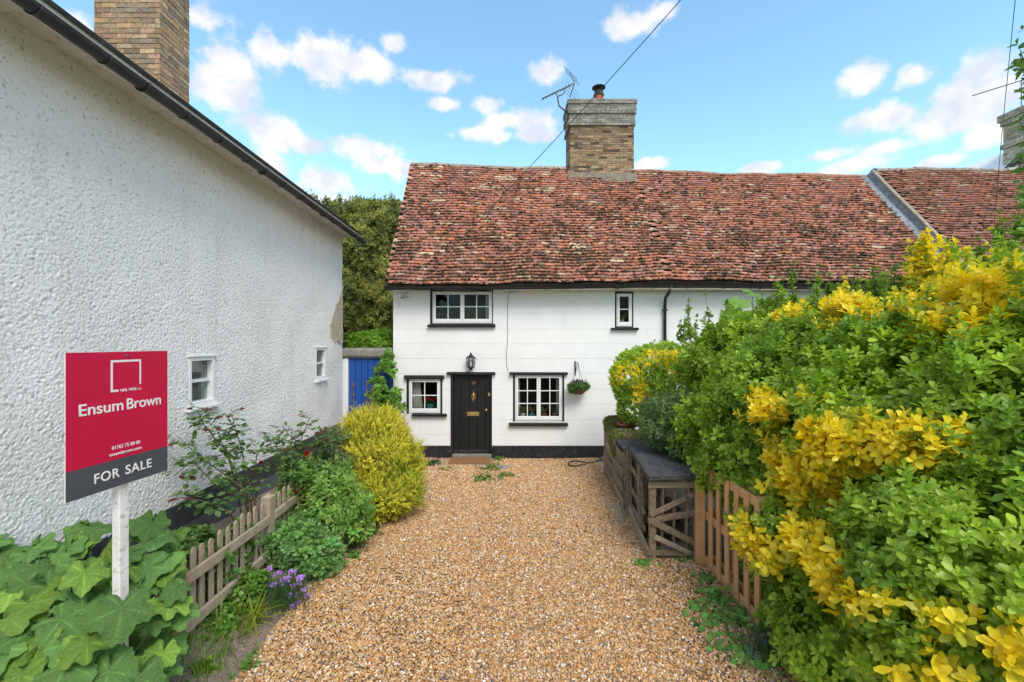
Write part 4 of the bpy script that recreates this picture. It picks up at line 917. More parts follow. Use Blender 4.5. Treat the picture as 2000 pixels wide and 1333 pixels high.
for k, (nm, tm) in enumerate((('green_foliage', EUO), ('green_foliage', EUO2))):
    s_ = (~ym) & (half if k == 0 else ~half); scatter(nm, tm, fr[s_], p[s_], sz[s_], greens(p[s_], s_.sum()), M['leaf'], hg)
py = p[ym]; ex = np.repeat(py, 3, 0); ex = ex+rng.normal(size=ex.shape)*0.045; nn = np.repeat(n[ym], 3, 0); ex = ex+nn*0.08+np.array([0, 0, 0.02])
scatter('yellow_foliage', EUO2, frames(axis_of(nn, 0.7, 0.3)), ex, 1.0+0.4*rng.random(len(ex)), yellows(len(ex)), M['leaf'], hg)
k = rng.random(len(p)) < 0.07; k &= ~ym & (dd > 0.9); m_ = k.sum()
for lift in (0.05, 0.10, 0.15): scatter('loose_sprays', EUO2, frames(axis_of(n[k], 0.9, 0.25)), p[k]+(n[k]*0.5+np.array([0, 0, 0.85]))*lift, 1.05-lift*2+0.2*rng.random(m_), greens(p[k], m_, (0.34, 0.52, 0.05), (0.16, 0.30, 0.04)), M['leaf'], hg)
stems(hg, (3.3, 3.6, 0.08), [(3.0, 3.2, 1.5), (3.6, 4.2, 2.2), (3.2, 4.8, 2.0), (3.8, 3.6, 2.4), (3.0, 3.0, 0.9), (4.2, 4.6, 2.9), (3.9, 5.4, 2.6)], 0.035)
sh = []
TOPX = [1335,1380,1440,1500,1550,1620,1700,1770,1830,1900,1950,2010]; TOPY = [610,585,640,580,520,548,535,488,458,488,428,400]; DEP = [7.1,6.9,6.7,6.4,6.0,5.8,5.4,5.1,4.9,4.8,4.5,4.3]
for i in range(72):
    x = random.uniform(1335, 2010); yt_ = np.interp(x, TOPX, TOPY)+abs(random.gauss(0, 34+(20 if x > 1870 else 0))); d = float(np.interp(x, TOPX, DEP))+random.uniform(-.25, .3); yb = yt_+random.uniform(70, 130)
    yel = int(random.random() < (0.75 if 1770 < x < 1880 else 0.55 if 1900 < x < 1975 else 0.4 if 1620 < x < 1665 else 0.06))
    sh.append((shoot(hg, P(x+random.uniform(-14, 14), yb, d), P(x, yt_, d), random.randint(16, 26), 1.0, (lambda m: yellows(m)) if yel else (0.26, 0.42, 0.06), r=0.004), yel))
for (x0, y0, x1, y1, d, ln, yel) in [(1815,640,1812,455,4.9,60,1),(1795,640,1775,475,5.0,46,1),(1850,640,1862,470,5.0,50,1),(1880,620,1890,490,5.0,36,1),(1930,600,1935,450,4.8,36,1),(1960,640,1952,418,4.4,46,0),(1985,560,1992,405,4.4,40,0),
        (1560,620,1550,515,5.9,30,0),(1530,620,1515,545,6.2,24,0),(1590,620,1600,520,5.9,24,0),(1640,610,1648,545,5.8,26,1),(1625,620,1620,540,5.8,20,0),(1700,610,1705,530,5.4,24,0),(1740,600,1745,505,5.3,24,0),(1770,600,1760,520,5.3,22,0),
        (1385,660,1378,578,6.9,24,0),(1350,670,1345,590,7.0,26,0),(1410,660,1420,590,6.8,18,0),(1365,680,1362,620,7.0,20,0),(1670,600,1668,525,5.6,18,0),(1500,640,1490,575,6.4,18,0),(1335,690,1330,630,7.2,18,0),(1920,560,1912,470,4.7,30,0),(2005,480,2000,380,4.2,30,0)]:
    q = shoot(hg, P(x0, y0, d), P(x1, y1, d), int(ln*0.75), 1.05, (lambda m: yellows(m)) if yel else (0.17, 0.30, 0.04)); sh.append((q, yel))
for i in range(16):
    x = random.uniform(1772, 1866); yt_ = 452+abs(x-1818)*0.7+abs(random.gauss(0, 35)); d = 4.9+random.uniform(-.2, .25); sh.append((shoot(hg, P(x+random.uniform(-12, 12), yt_+120, d), P(x, yt_, d), 24, 1.35, lambda m: yellows(m), r=0.004), 1))
for yel, nm in ((1, 'yellow_foliage'), (0, 'green_foliage')):
    qq = [a for a, b in sh if b == yel]; scatter(nm, sprig(5, 0.072, 0.018, 0.4, 20, 75, 5, [0.16, 0.9, 0.9, 0.1], 0.3, 0.3), *[np.concatenate([t[i] for t in qq]) for i in range(4)], M['leaf'], hg)
yt = empty('young_tree', tuple(P(2050, 1150, 3.0)), 'leafy branch of a young tree reaching in at the top right edge', 'tree')
yt.location.z = 0.1
q = []
b0 = Vector((yt.location.x, 3.05, 0.1)); MB().tube([b0, b0+Vector((0.02, 0, 2.2)), b0+Vector((0.03, 0.02, 4.7))], [0.025, 0.018, 0.006], 6).build('trunk', M['bark'], yt)
for (x, y) in [(1990,90),(1985,130),(1995,180),(1992,240),(1994,310),(2000,60),(2010,150),(2015,220),(1994,360),(2008,400),(2020,300)]:
    t = P(x, y, 3.0); q.append(shoot(yt, (b0.x+0.02, 3.05, max(0.5, t.z-0.12)), t, 9, 1.3, (0.13, 0.24, 0.04), r=0.004, name='branch'))
scatter('foliage', sprig(3, 0.06, 0.017, 0.3, 25, 70, 2, [0.16, 1, 0.1], 0.3), *[np.concatenate([t[i] for t in q]) for i in range(4)], M['leaf'], yt)

# the second bush, by the store
b2 = empty('flecked_bush', (2.7, 8.2, 0.1), 'rounded green bush flecked with yellow beside the mossy store, in front of the white wall', 'bush')
bb = [blob(1290,735,8.3,88,60,.6), blob(1232,740,8.2,36,46,.35), blob(1345,765,7.7,75,75,.5), blob(1250,790,8.1,40,40,.35)]
p, n, dd = blob_points(bb, 420, (1.0, 0.85), 0.12, 0.6, 0.82); ym = zone_mask(p, [(1265,695,40,22),(1225,720,26,18),(1240,755,22,26),(1255,785,20,22),(1300,690,30,14),(1320,720,26,16),(1210,740,14,12)]) & (rng.random(len(p)) < 0.75)
fr = frames(axis_of(n)); SM = sprig(7, 0.05, 0.013, 0.5, 15, 80, 4, [0.15, 1, 0.12], 0.25, 0.3)
scatter('green_foliage', SM, fr[~ym], p[~ym], 0.9+0.4*rng.random((~ym).sum()), greens(p[~ym], (~ym).sum()), M['leaf'], b2); scatter('yellow_foliage', SM, fr[ym], p[ym], 1+0.3*rng.random(ym.sum()), yellows(ym.sum()), M['leaf'], b2)
stems(b2, (2.8, 8.2, 0.1), [(2.3, 8.2, 1.9), (2.9, 8.3, 2.2), (3.3, 7.8, 1.9), (2.6, 8.1, 1.6)], 0.03)
co = empty('dark_cotoneaster', (2.6, 6.5, 0.1), 'dark green arching shrub spilling onto the grey slab of the store', 'shrub')
bb = [blob(1345,820,6.5,80,50,.5), blob(1310,845,6.4,50,30,.35), blob(1380,860,6.1,60,45,.35), blob(1300,805,6.9,45,28,.3), blob(1355,885,5.95,40,20,.2)]
p, n, dd = blob_points(bb, 520, (1.0, 0.8), 0.14, 0.95, 0.8); SMD = sprig(9, 0.034, 0.009, 1.6, 40, 85, 4, [0.2, 1, 0.2], 0.2)
scatter('foliage', SMD, frames(unit(n*0.6+np.array([-.2, -.2, 0.25])+rng.normal(size=n.shape)*.4)), p, 0.9+0.5*rng.random(len(p)), greens(p, len(p), (0.20, 0.32, 0.10), (0.06, 0.12, 0.045)), M['leaf'], co)
stems(co, (2.75, 6.5, 0.1), [(2.5, 6.4, 1.5), (2.4, 6.1, 1.2), (2.7, 6.8, 1.5)], 0.02)
# sapling with palmate leaves, and a red rose behind the hedge
PALM_V = []; 
def palmate(nl, lobes, depth, seed, cup=0.12, scal=0.035, rings=(0.07, 0.45, 0.8, 1.0), quilt=0.0):
    """a lobed leaf as rings of quads round the stalk end; shade lightens along the veins"""
    r = np.random.default_rng(seed); n = nl; V = []; Cc = []; off = math.pi*(lobes % 2 == 0); ph = r.uniform(0, 6, 4)
    for k, f in enumerate(rings):
        for i in range(n):
            th = -math.pi+2*math.pi*(i+0.5)/n
            gap = 1-0.8*math.exp(-((math.pi-abs(th))/0.2)**2)            # the notch at the stalk
            lw_ = 0.5-0.5*math.cos(lobes*th+off); lob = 1-depth*lw_**1.3
            rad = f*(1+(lob*gap*(1-0.16*abs(th)/math.pi)-1)*min(1, f*1.15)); rad *= 1+(scal*math.sin(th*nl/4)+0.03*math.sin(7*th+ph[0]))*(f > 0.95)
            z = -cup*f*f+0.09*math.sin(2*th+ph[1])*f*f+0.06*math.sin(3*th+ph[2])*f*f+0.04*math.sin(9*th+ph[3])*f**3+quilt*lw_*f-0.5*quilt*(k % 2)*lw_+r.normal()*0.005
            V.append((rad*math.sin(th), rad*math.cos(th), z)); vein = max(0, math.cos(lobes*th+off))**22
            Cc.append(1.0+0.9*vein*(1.2-f)+r.normal()*0.03)
    Q = []
    for k in range(len(rings)-1):
        for i in range(n): a = k*n+i; b = k*n+(i+1) % n; Q.append((a, b, b+n, a+n))
    V.append((0, 0, 0)); Cc.append(1.5); c = len(V)-1
    for i in range(0, n, 2): Q.append((c, (i+2) % n, (i+1) % n, i))
    return Tmpl(V, Q, Cc)
sap = empty('sycamore_sapling', tuple(P(1470, 1000, 7.2)), 'sycamore sapling with broad lobed leaves rising behind the hedge', 'sapling'); sap.location.z = 0.1
PT_ = palmate(30, 5, 0.42, 1); top = P(1470, 575, 7.2); MB().tube([(top.x, 7.2, 0.1), (top.x+0.02, 7.2, 2.0), tuple(top)], [0.015, 0.012, 0.004], 5).build('trunk', M['rose_stem'], sap)
O = []; A = []
for (x, y) in [(1440,590),(1500,590),(1470,572),(1445,610),(1495,612),(1430,630),(1510,630),(1465,630),(1480,655),(1440,665),(1500,668)]: O.append(tuple(P(x, y, 7.15+random.uniform(-.12, .1)))); A.append((random.uniform(-.4, .4), -0.6, 1))
scatter('foliage', PT_, frames(A, np.array([1.0, 0, 0])), np.array(O), 0.19+0.06*rng.random(len(O)), merge_cols((0.17, 0.34, 0.06), len(O), 0.15), M['leaf'], sap)

# ================================================================ tree, ivy and climber by the gate
yw = empty('yew_tree', (-4.4, 17.0, 0), 'tall dark olive yew tree behind the blue gate', 'tree')
bb = [blob(700,500,17,75,90,1.5), blob(755,470,17.5,60,70,1.4), blob(690,600,16.5,60,80,1.3), blob(750,590,16.6,60,90,1.2), blob(600,540,18,100,130,1.6), blob(720,440,17.4,50,36,1.0), blob(820,560,18,70,120,1.5), blob(720,690,16.6,90,60,1.2)]
p, n, dd = blob_points(bb, 150, (1.0, 0.85), 0.17, 0.3, 0.8, 0.2, 8.0, gap=-0.4)
SPR = sprig(11, 0.10, 0.020, 1.6, 35, 95, 6, [0.5, 1, 0.25], 0.35, 0.1)
u = np.clip(0.5+0.5*np.sin(p[:, 0]*3.3+p[:, 2]*2.7+1)*np.sin(p[:, 2]*4.1)+rng.normal(size=len(p))*0.3, 0, 1)[:, None]
scatter('crown', SPR, frames(unit(n*0.8+np.array([0, 0, -0.15])+rng.normal(size=n.shape)*.4)), p, 0.9+0.6*rng.random(len(p)), np.array([0.075, 0.11, 0.03])*(1-u)+np.array([0.36, 0.37, 0.085])*u, M['matt_leaf'], yw)
MB().tube([(-4.4, 17.2, 0), (-4.4, 17.2, 3.5), (-4.2, 17.2, 6)], [0.35, 0.28, 0.1], 10).build('trunk', M['bark'], yw)
for t in ((-5.2, 17, 6), (-3.8, 16.6, 5), (-4.9, 16.3, 4.4), (-3.6, 17.2, 6.4)): MB().tube([(-4.4, 17.2, 2.2), (t[0]*.5-2.2, 17, t[2]*.6+1), t], [0.14, 0.1, 0.04], 7).build('limb', M['bark'], yw)
iv = empty('ivy_mound', (cx(722), 10.75, cz(680)), 'bright green mound of leafy creeper on top of the gate lintel', 'creeper')
p, n, dd = blob_points([blob(725,672,10.7,48,22,.4), blob(750,666,10.9,40,20,.4), blob(700,680,10.6,30,12,.3)], 900, (1.0, 0.8), 0.1, 2.3, 0.8); LF = sprig(5, 0.055, 0.024, 0.3, 30, 85, 2, [0.4, 1, 0.1], 0.3)
scatter('foliage', LF, frames(axis_of(n, .7)), p, 0.8+0.5*rng.random(len(p)), merge_cols((0.20, 0.38, 0.035), len(p), 0.2), M['leaf'], iv)
MB().tube([(cx(722), 10.7, 0), (cx(720), 10.7, 1.5), (cx(722), 10.7, 2.5)], 0.03, 6).build('stem', M['bark'], iv)
MB().bb(cx(672), XL-0.01, WY+0.26, WY+0.9, -0.02, cz(684)).build('outhouse_wall', M['concrete'], iv)
cl = empty('climbing_plant', (cx(757), WY-0.15, 0), 'bright green climber growing up the cottage corner beside the gate', 'climber')
p, n, dd = blob_points([blob(752,745,10.0,18,38,.14), blob(758,705,10.05,7,18,.08), blob(742,772,9.9,18,20,.14), blob(768,790,9.85,14,26,.12)], 420, (1.0,), 0.45, 0.2, 0.6, gap=-0.2)
scatter('foliage', sprig(4, 0.085, 0.04, 0.3, 40, 95, 2, [0.5, 1, 0.1], 0.35), frames(unit(n+np.array([0, -.5, .2])+rng.normal(size=n.shape)*.3)), p, 0.8+0.5*rng.random(len(p)), merge_cols((0.15, 0.31, 0.04), len(p), 0.2), M['leaf'], cl)
stems(cl, (cx(757), WY-0.16, 0.0), [tuple(P(752, 730, 10.03)), tuple(P(760, 695, 10.06)), tuple(P(745, 770, 9.95))], 0.012)

# ================================================================ golden bush on the left
lo = empty('golden_honeysuckle_bush', (-1.93, 7.0, 0), 'dome-shaped yellow shrub of fine twigs at the left edge of the gravel', 'bush')
TW_ = []
def twig(n, L, leaf, seed):
    r = np.random.default_rng(seed); V = []; Q = []; cc = []; b = 0
    for i in range(n):
        t = (i+0.5)/n; side = 1 if i % 2 else -1; a = r.uniform(-0.6, 0.6)+ (math.pi if side < 0 else 0); z = L*t; s = leaf*(1.2-0.5*t)*(0.8+0.4*r.random())
        d = np.array([math.cos(a), math.sin(a), 0.55]); w = np.array([-math.sin(a), math.cos(a), 0.0])*0.34; o = np.array([0, 0, z])
        bend = np.array([0.10*L*t*t, 0, -0.10*L*t*t]); o = o+bend
        V += [o, o+s*(d*0.5+w), o+s*d, o+s*(d*0.5-w)]; Q.append((b, b+1, b+2, b+3)); b += 4; cc += [0.8+0.4*r.random()]*4
    o = np.array([0, 0, 0]); e = np.array([0.1*L, 0, L*0.9]); V += [o+[.0015, 0, 0], o-[.0015, 0, 0], e-[.001, 0, 0], e+[.001, 0, 0]]; Q.append((b, b+1, b+2, b+3)); cc += [0.45]*4
    return Tmpl(V, Q, cc)
bb = [blob(732,895,7.0,74,88,.62), blob(690,910,6.9,44,70,.45), blob(780,915,6.9,42,72,.45), blob(735,965,6.6,72,54,.42), blob(682,965,6.7,38,46,.35), blob(728,850,7.1,56,50,.45), blob(664,925,6.95,28,50,.3), blob(800,955,6.75,26,44,.25)]
p, n, dd = blob_points(bb, 520, (1.0, 0.85, 0.7), 0.10, 0.04, 0.82, 0.35, gap=-0.45)
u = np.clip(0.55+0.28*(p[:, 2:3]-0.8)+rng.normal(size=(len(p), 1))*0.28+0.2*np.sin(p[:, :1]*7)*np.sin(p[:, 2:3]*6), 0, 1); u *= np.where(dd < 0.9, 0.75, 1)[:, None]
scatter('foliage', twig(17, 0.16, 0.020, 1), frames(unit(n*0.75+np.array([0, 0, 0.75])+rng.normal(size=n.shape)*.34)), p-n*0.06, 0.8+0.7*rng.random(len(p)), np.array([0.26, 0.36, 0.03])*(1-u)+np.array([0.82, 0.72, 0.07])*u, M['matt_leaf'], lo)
k = rng.random(len(p)) < 0.085
scatter('long_twigs', twig(19, 0.30, 0.013, 5), frames(unit(n[k]*0.8+np.array([0, 0, 0.8])+rng.normal(size=n[k].shape)*.2)), p[k]-n[k]*0.04, 0.8+0.4*rng.random(k.sum()), merge_cols((0.48, 0.36, 0.05), k.sum(), 0.2), M['matt_leaf'], lo)
stems(lo, (-1.93, 7.0, 0.0), [(-2.3, 7.0, 1.0), (-1.6, 6.9, 1.0), (-1.95, 6.6, 1.1), (-1.9, 7.3, 1.2), (-2.2, 6.6, .7), (-1.6, 7.2, .8)], 0.014)
# dried seed spires behind it
for i, (x, y, yb) in enumerate([(717,745,850),(690,745,850),(727,755,850)]):
    d = 8.1+0.1*i; a = P(x-4, yb, d); b = P(x, y, d); o = empty('seed_spire', (a.x, d, 0), ['tallest brown dock seed spire in front of the blue gate', 'brown seed spire nearest the white gate post', 'short brown seed spire close behind the golden shrub'][i], 'weed')
    MB().tube([(a.x, d, 0), tuple(b)], [0.008, 0.003], 5).build('stem', M['rose_stem'], o); m = 60; t = rng.random(m)**0.7
    Oo = np.array([tuple(a.lerp(b, q)) for q in t])+rng.normal(size=(m, 3))*0.012; scatter('seed_head', sprig(4, 0.022, 0.008, 0.2, 30, 90, 1), frames(rng.normal(size=(m, 3))+[0, 0, 1]), Oo, 0.7+0.6*rng.random(m), merge_cols((0.24, 0.14, 0.06), m, .2), M['matt_leaf'], o)

# ================================================================ for-sale board
sg = empty('for_sale_sign', (-2.37, 2.8, 0), 'crimson and grey for sale board on a white timber post', 'sign')
A_, B_ = Vector((-2.36, 2.44, 0)), Vector((-2.284, 3.077, 0)); U = (B_-A_).normalized(); BW = (B_-A_).length; Nn = Vector((U.y, -U.x, 0)); Z0, ZG, Z1 = 1.735, 1.90, 2.545
MS = Matrix((U, Vector((0, 0, 1)), Nn)).transposed()
def sbox(u0, u1, z0, z1, t0, t1, nm, mat, par=sg): 
    c = A_+U*((u0+u1)/2)+Nn*((t0+t1)/2); return MB().box((c.x, c.y, (z0+z1)/2), (u1-u0, z1-z0, abs(t1-t0)), MS).build(nm, M[mat], par)
bd_ = sbox(0, BW, Z0, Z1, -0.006, 0, 'board', 'post_white')
sbox(0.002, BW-0.002, ZG, Z1-0.002, 0.0005, 0.0015, 'red_panel', 'sign_red', bd_); sbox(0.002, BW-0.002, Z0+0.002, ZG-0.0005, 0.0005, 0.0015, 'grey_panel', 'sign_grey', bd_)
def fit_text(body, u0, u1, z, cap, bold=0.0, space=1.0):
    me = text_mesh(body, 0.1, 'lettering', bold, space); n_ = len(me.vertices); co = np.empty(n_*3, np.float32); me.vertices.foreach_get('co', co); co = co.reshape(-1, 3)
    lo_, hi_ = co.min(0), co.max(0); co[:, 0] = u0+(co[:, 0]-lo_[0])/(hi_[0]-lo_[0])*(u1-u0); co[:, 1] = (co[:, 1]-lo_[1])/(hi_[1]-lo_[1])*cap
    me.vertices.foreach_set('co', co.ravel()); me.update(); me.materials.append(M['sign_white']); o = link('lettering', me, bd_)
    m = MS.to_4x4(); c = A_+Nn*0.0026; m.translation = (c.x, c.y, z); o.matrix_basis = m
fit_text('Ensum', 0.068, 0.325, 2.189, 0.066, 0.0012); fit_text('Brown', 0.348, 0.587, 2.189, 0.066, 0.0012)
fit_text('NEIL WISE', 0.308, 0.412, 2.301, 0.0165, 0.0006); fit_text('LTD', 0.420, 0.443, 2.301, 0.011)
fit_text('01763 75 00 00', 0.255, 0.4357, 1.962, 0.021, 0.0003); fit_text('ensumbrown.com', 0.2395, 0.4467, 1.926, 0.019, 0.0003); fit_text('FOR', 0.152, 0.302, 1.792, 0.056, 0.0012, 1.1); fit_text('SALE', 0.340, 0.518, 1.792, 0.056, 0.0012, 1.1)
w_ = 0.0125
for (a, b, c, d) in ((0.2476, 0.2476+w_, 2.304, 2.493), (0.2476+w_, 0.443-w_, 2.493-w_, 2.493), (0.443-w_*0.8, 0.443, 2.338, 2.493), (0.2476+w_, 0.2955, 2.304, 2.304+w_)): sbox(a, b, c, d, 0.0016, 0.0024, 'emblem', 'sign_white', bd_)
for z in (2.518, 1.922):
    c = A_+U*0.352; k = MB().lathe([(0.009, 0), (0.007, 0.004), (0.002, 0.006)], n=8); k.v = [tuple(Vector((c.x, c.y, z))+U*x+Vector((0, 0, y))+Nn*(q+0.0025)) for x, y, q in k.v]; k.build('bolt', M['steel'], bd_)
c = A_+U*0.352-Nn*0.045; MB().box((c.x, c.y, 1.25), (0.062, 0.055, 2.58), MS.to_3x3() @ Matrix.Rotation(R(90), 3, 'X')).build('post', M['post_white'], sg, bev=0.004)

# ================================================================ picket fence
fe = empty('picket_fence', (-2.5, 4.8, 0.2), 'low weathered grey picket fence beside the flower bed', 'fence')
FX = -2.5; y = 2.98; i = 0
while y < 6.3:
    if abs(y-4.85) > 0.09:
        h = 0.93+random.uniform(-.02, .02); w = 0.058+random.uniform(-.004, .004); x = FX-0.03+random.uniform(-.004, .004)
        mb = MB(); t = 0.018; lean = random.uniform(-.012, .012)
        mb.poly([(x, y-w/2, 0.2), (x, y+w/2, 0.2), (x, y+w/2+lean, h-0.03), (x, y+w*0.2+lean, h), (x, y-w*0.2+lean, h), (x, y-w/2+lean, h-0.03)], (-t, 0, 0)); mb.build('picket', M['grey_wood'], fe, bev=0.003)
    y += 0.118; i += 1
for (a, b) in ((2.9, 4.80), (4.92, 6.35)):
    for z in (0.74, 0.36): MB().beam((FX, a, z+random.uniform(-.015, .015)), (FX, b, z+random.uniform(-.015, .015)), 0.035, 0.085, 0.004).build('rail', M['grey_wood'], fe, bev=0.005)
mb = MB().box((FX-0.035, 4.86, 0.5), (0.10, 0.10, 0.9)); mb.add([(FX-0.085, 4.81, 0.951), (FX+0.015, 4.81, 0.951), (FX+0.015, 4.91, 0.951), (FX-0.085, 4.91, 0.951), (FX-0.035, 4.86, 0.99)], [(0,1,4),(1,2,4),(2,3,4),(3,0,4),(3,2,1,0)]); mb.build('fence_post', M['grey_wood'], fe)
MB().box((FX-0.035, 2.9, 0.5), (0.10, 0.10, 0.9)).build('fence_post', M['grey_wood'], fe)

# ================================================================ plants of the left bed
# hollyhock: every big leaf its own part
hh = empty('hollyhock', (-2.6, 2.9, 0.2), 'clump of huge lobed pale green leaves around the sign post at the bottom left', 'plant')
HL = []
for k in range(6):
    tm = palmate(88, 5 if k % 2 else 7, 0.12+0.03*k, k+2, 0.06+0.05*k, 0.035, (0.05, 0.2, 0.36, 0.52, 0.68, 0.84, 1.0), 0.13); me = bpy.data.meshes.new('large_leaf'); me.from_pydata([tuple(v) for v in tm.V], [], [tuple(int(i) for i in q) for q in tm.Q]); me.update()
    me.polygons.foreach_set('use_smooth', [True]*len(me.polygons)); a = me.attributes.new('col', 'FLOAT_COLOR', 'POINT'); a.data.foreach_set('color', np.concatenate([np.repeat(np.array(tm.c)[:, None], 3, 1), np.ones((len(tm.c), 1))], 1).astype(np.float32).ravel()); HL.append(me)
m, nt, b = newmat('hollyhock_leaf'); oi = nt.nodes.new('ShaderNodeObjectInfo'); at = nt.nodes.new('ShaderNodeAttribute'); at.attribute_name = 'col'
cc = mix(nt, 1.0, oi.outputs['Color'], at.outputs['Color'], 'MULTIPLY'); cc = mix(nt, remap(nt, noise(nt, 3.0, 4, .6, None), .3, .7, 0, .35), cc, (0.10, 0.16, 0.03), 'MIX'); nt.links.new(cc, b.inputs['Base Color']); b.inputs['Roughness'].default_value = 0.6; b.inputs['Specular IOR Level'].default_value = 0.3
tr = nt.nodes.new('ShaderNodeBsdfTranslucent'); nt.links.new(cc, tr.inputs[0]); ms = nt.nodes.new('ShaderNodeMixShader'); ms.inputs[0].default_value = 0.3; nt.links.new(b.outputs[0], ms.inputs[1]); nt.links.new(tr.outputs[0], ms.inputs[2]); nt.links.new(ms.outputs[0], nt.nodes['Material Output'].inputs[0])
vv = noise(nt, 9, 5, .6, None); bump(nt, b, vv, 0.6, 0.06)
for me in HL: me.materials.append(m)
leaves = [(235,1180,2.62,64),(165,1120,2.85,50),(120,1210,2.7,62),(60,1260,2.62,64),(170,1255,2.55,50),(30,1150,2.95,56),(330,1180,2.95,48),(290,1110,3.1,46),(300,1060,3.3,46),(270,1150,3.0,44),(70,1110,3.1,54),(110,1085,3.25,46),(150,1060,3.4,46),(210,1070,3.35,44),(20,1210,2.7,54),(130,1300,2.5,62),(40,1320,2.5,60),(210,1320,2.5,50),(250,1250,2.7,44),(190,1185,2.72,44),(60,1180,2.8,46),(320,1120,3.15,40),(345,1150,3.0,36),(180,1030,3.6,40),(240,1040,3.5,40),(10,1090,3.2,46),(300,1215,2.85,34),(285,1240,2.8,36),(95,1150,2.9,46),(5,1270,2.6,56),(245,1110,3.05,46),(330,1045,3.4,34),(0,1170,2.9,50),(215,1140,2.9,46),(150,1170,2.85,46),(260,1300,2.6,36),(100,1250,2.75,44),(270,1290,2.72,30)]
more = []
for (x, y, d, rp) in leaves:
    more.append((x, y, d, rp*0.86))
    for _ in range(2): more.append((x+random.uniform(-45, 45), y+random.uniform(-40, 40), d+random.uniform(0.02, 0.22), rp*random.uniform(0.4, 0.8)))
front = [(238,1188,2.62,54),(212,1312,2.55,52),(268,1325,2.6,46),(322,1262,2.95,42),(300,1308,2.9,46),(345,1200,3.0,38),(180,1290,2.6,48)]
for i, (x, y, d, rp) in enumerate(front+more):
    if abs(x-242) < rp+16 and d < 2.92 and i >= len(front): d = 2.98
    c = P(x, y, d); r = rp/F*d*1.1
    if c.z < 0.25 or x > 372: continue
    o = bpy.data.objects.new('large_leaf', random.choice(HL)); col.objects.link(o); o.parent = hh; o.matrix_parent_inverse = inv_world(hh)
    ax = Vector((0.25+random.gauss(0, .38), -0.5+random.gauss(0, .32), 0.85)).normalized(); yd = Vector((random.uniform(-.8, 1.0), random.uniform(-1, 0.2), -0.6)); xd = yd.cross(ax).normalized(); yd = ax.cross(xd)
    mm = Matrix((xd, yd, ax)).transposed().to_4x4() @ Matrix.Diagonal((r*random.uniform(.85, 1.1), r, r*random.uniform(.8, 1.9), 1)); mm.translation = c; o.matrix_basis = mm
    g = random.uniform(0.7, 1.25); yl = random.random(); base = (0.17, 0.35, 0.095) if yl < 0.70 else (0.28, 0.48, 0.085) if yl < 0.98 else (0.40, 0.38, 0.08); o.color = (base[0]*g, base[1]*g, base[2]*g, 1)
    rt = Vector((-2.6+random.uniform(-.25, .15), 2.95+random.uniform(-.4, .3), 0.2)); mid = rt.lerp(c, 0.6)+Vector((0, 0, -0.08)); MB().tube([rt, mid, c-ax*0.012], [0.008, 0.006, 0.004], 5).build('leaf_stalk', M['green_stem'], hh, smooth=True)
# rose bushes
def rose(name, label, root, canes, leafn, red):
    ro = empty(name, root, label, 'rose'); O = []; A = []; C = []
    for pts in canes:
        pp = [Vector(root)+Vector((random.uniform(-.04, .04), random.uniform(-.04, .04), 0))]+[P(*q) for q in pts]
        fine = []
        for a, b in zip(pp[:-1], pp[1:]): fine += [a.lerp(b, t) for t in (0, .33, .66)]
        fine.append(pp[-1]); fine = [f+Vector((random.uniform(-.012, .012), random.uniform(-.012, .012), 0)) for f in fine]
        MB().tube(fine, list(np.linspace(0.011, 0.003, len(fine))), 5).build('cane', M['rose_stem'], ro, smooth=True)
        for k in range(leafn):
            t = 0.3+0.7*random.random()**0.8; i = min(int(t*(len(fine)-1)), len(fine)-2); q = fine[i].lerp(fine[i+1], t*(len(fine)-1)-i)
            out = Vector((random.gauss(0, 1), random.gauss(0, 1), random.gauss(0.1, .4))).normalized()
            for j, (f, sd_) in enumerate(((0.045, 1), (0.045, -1), (0.085, 1), (0.085, -1), (0.11, 0))):
                s = out.cross(Vector((0, 0, 1))).normalized()*0.02*sd_; O.append(tuple(q+out*f+s)); dr = (out*0.5+s*50*0.9+Vector((0, 0, -.12))) if sd_ else out; A.append(tuple(dr)); young = t > 0.93 and random.random() < 0.6
                C.append((0.16, 0.05, 0.035) if young else tuple(np.array((0.12, 0.22, 0.07))*random.uniform(.7, 1.4)))
    V, Q = leaf_V(0.048, 0.017, 0.2, 0.15, prof=[0.2, 0.95, 0.9, 0.06]); A = unit(np.array(A)); up = np.tile([0, 0, 1.0], (len(A), 1))+rng.normal(size=A.shape)*.25; x = unit(np.cross(A, up)); z = np.cross(x, A)
    kind(scatter('leaflets', Tmpl(V, Q), np.stack([x, A, z], -1), np.array(O), 1.15+0.6*rng.random(len(O)), np.array(C), M['leaf'], ro), 'stuff')
    for (x, y, d, r) in red:
        c = P(x, y, d); m = 26; ax = unit(rng.normal(size=(m, 3))+[0.2, -0.5, 0.8]); Vp, Qp = leaf_V(1.0, 0.55, -0.5, -0.3, prof=[0.3, 1, 0.8]); fr_ = frames(ax); fr_ = fr_[:, :, [0, 2, 1]]
        scatter('bloom', Tmpl(Vp, Qp), fr_, np.tile(tuple(c), (m, 1)), r*(0.6+0.5*rng.random(m)), merge_cols((0.34, 0.006, 0.014), m, .25), M['petal'], ro)
        MB().tube([c-Vector((0, 0, 0.12)), c], 0.003, 4).build('flower_stalk', M['green_stem'], ro)
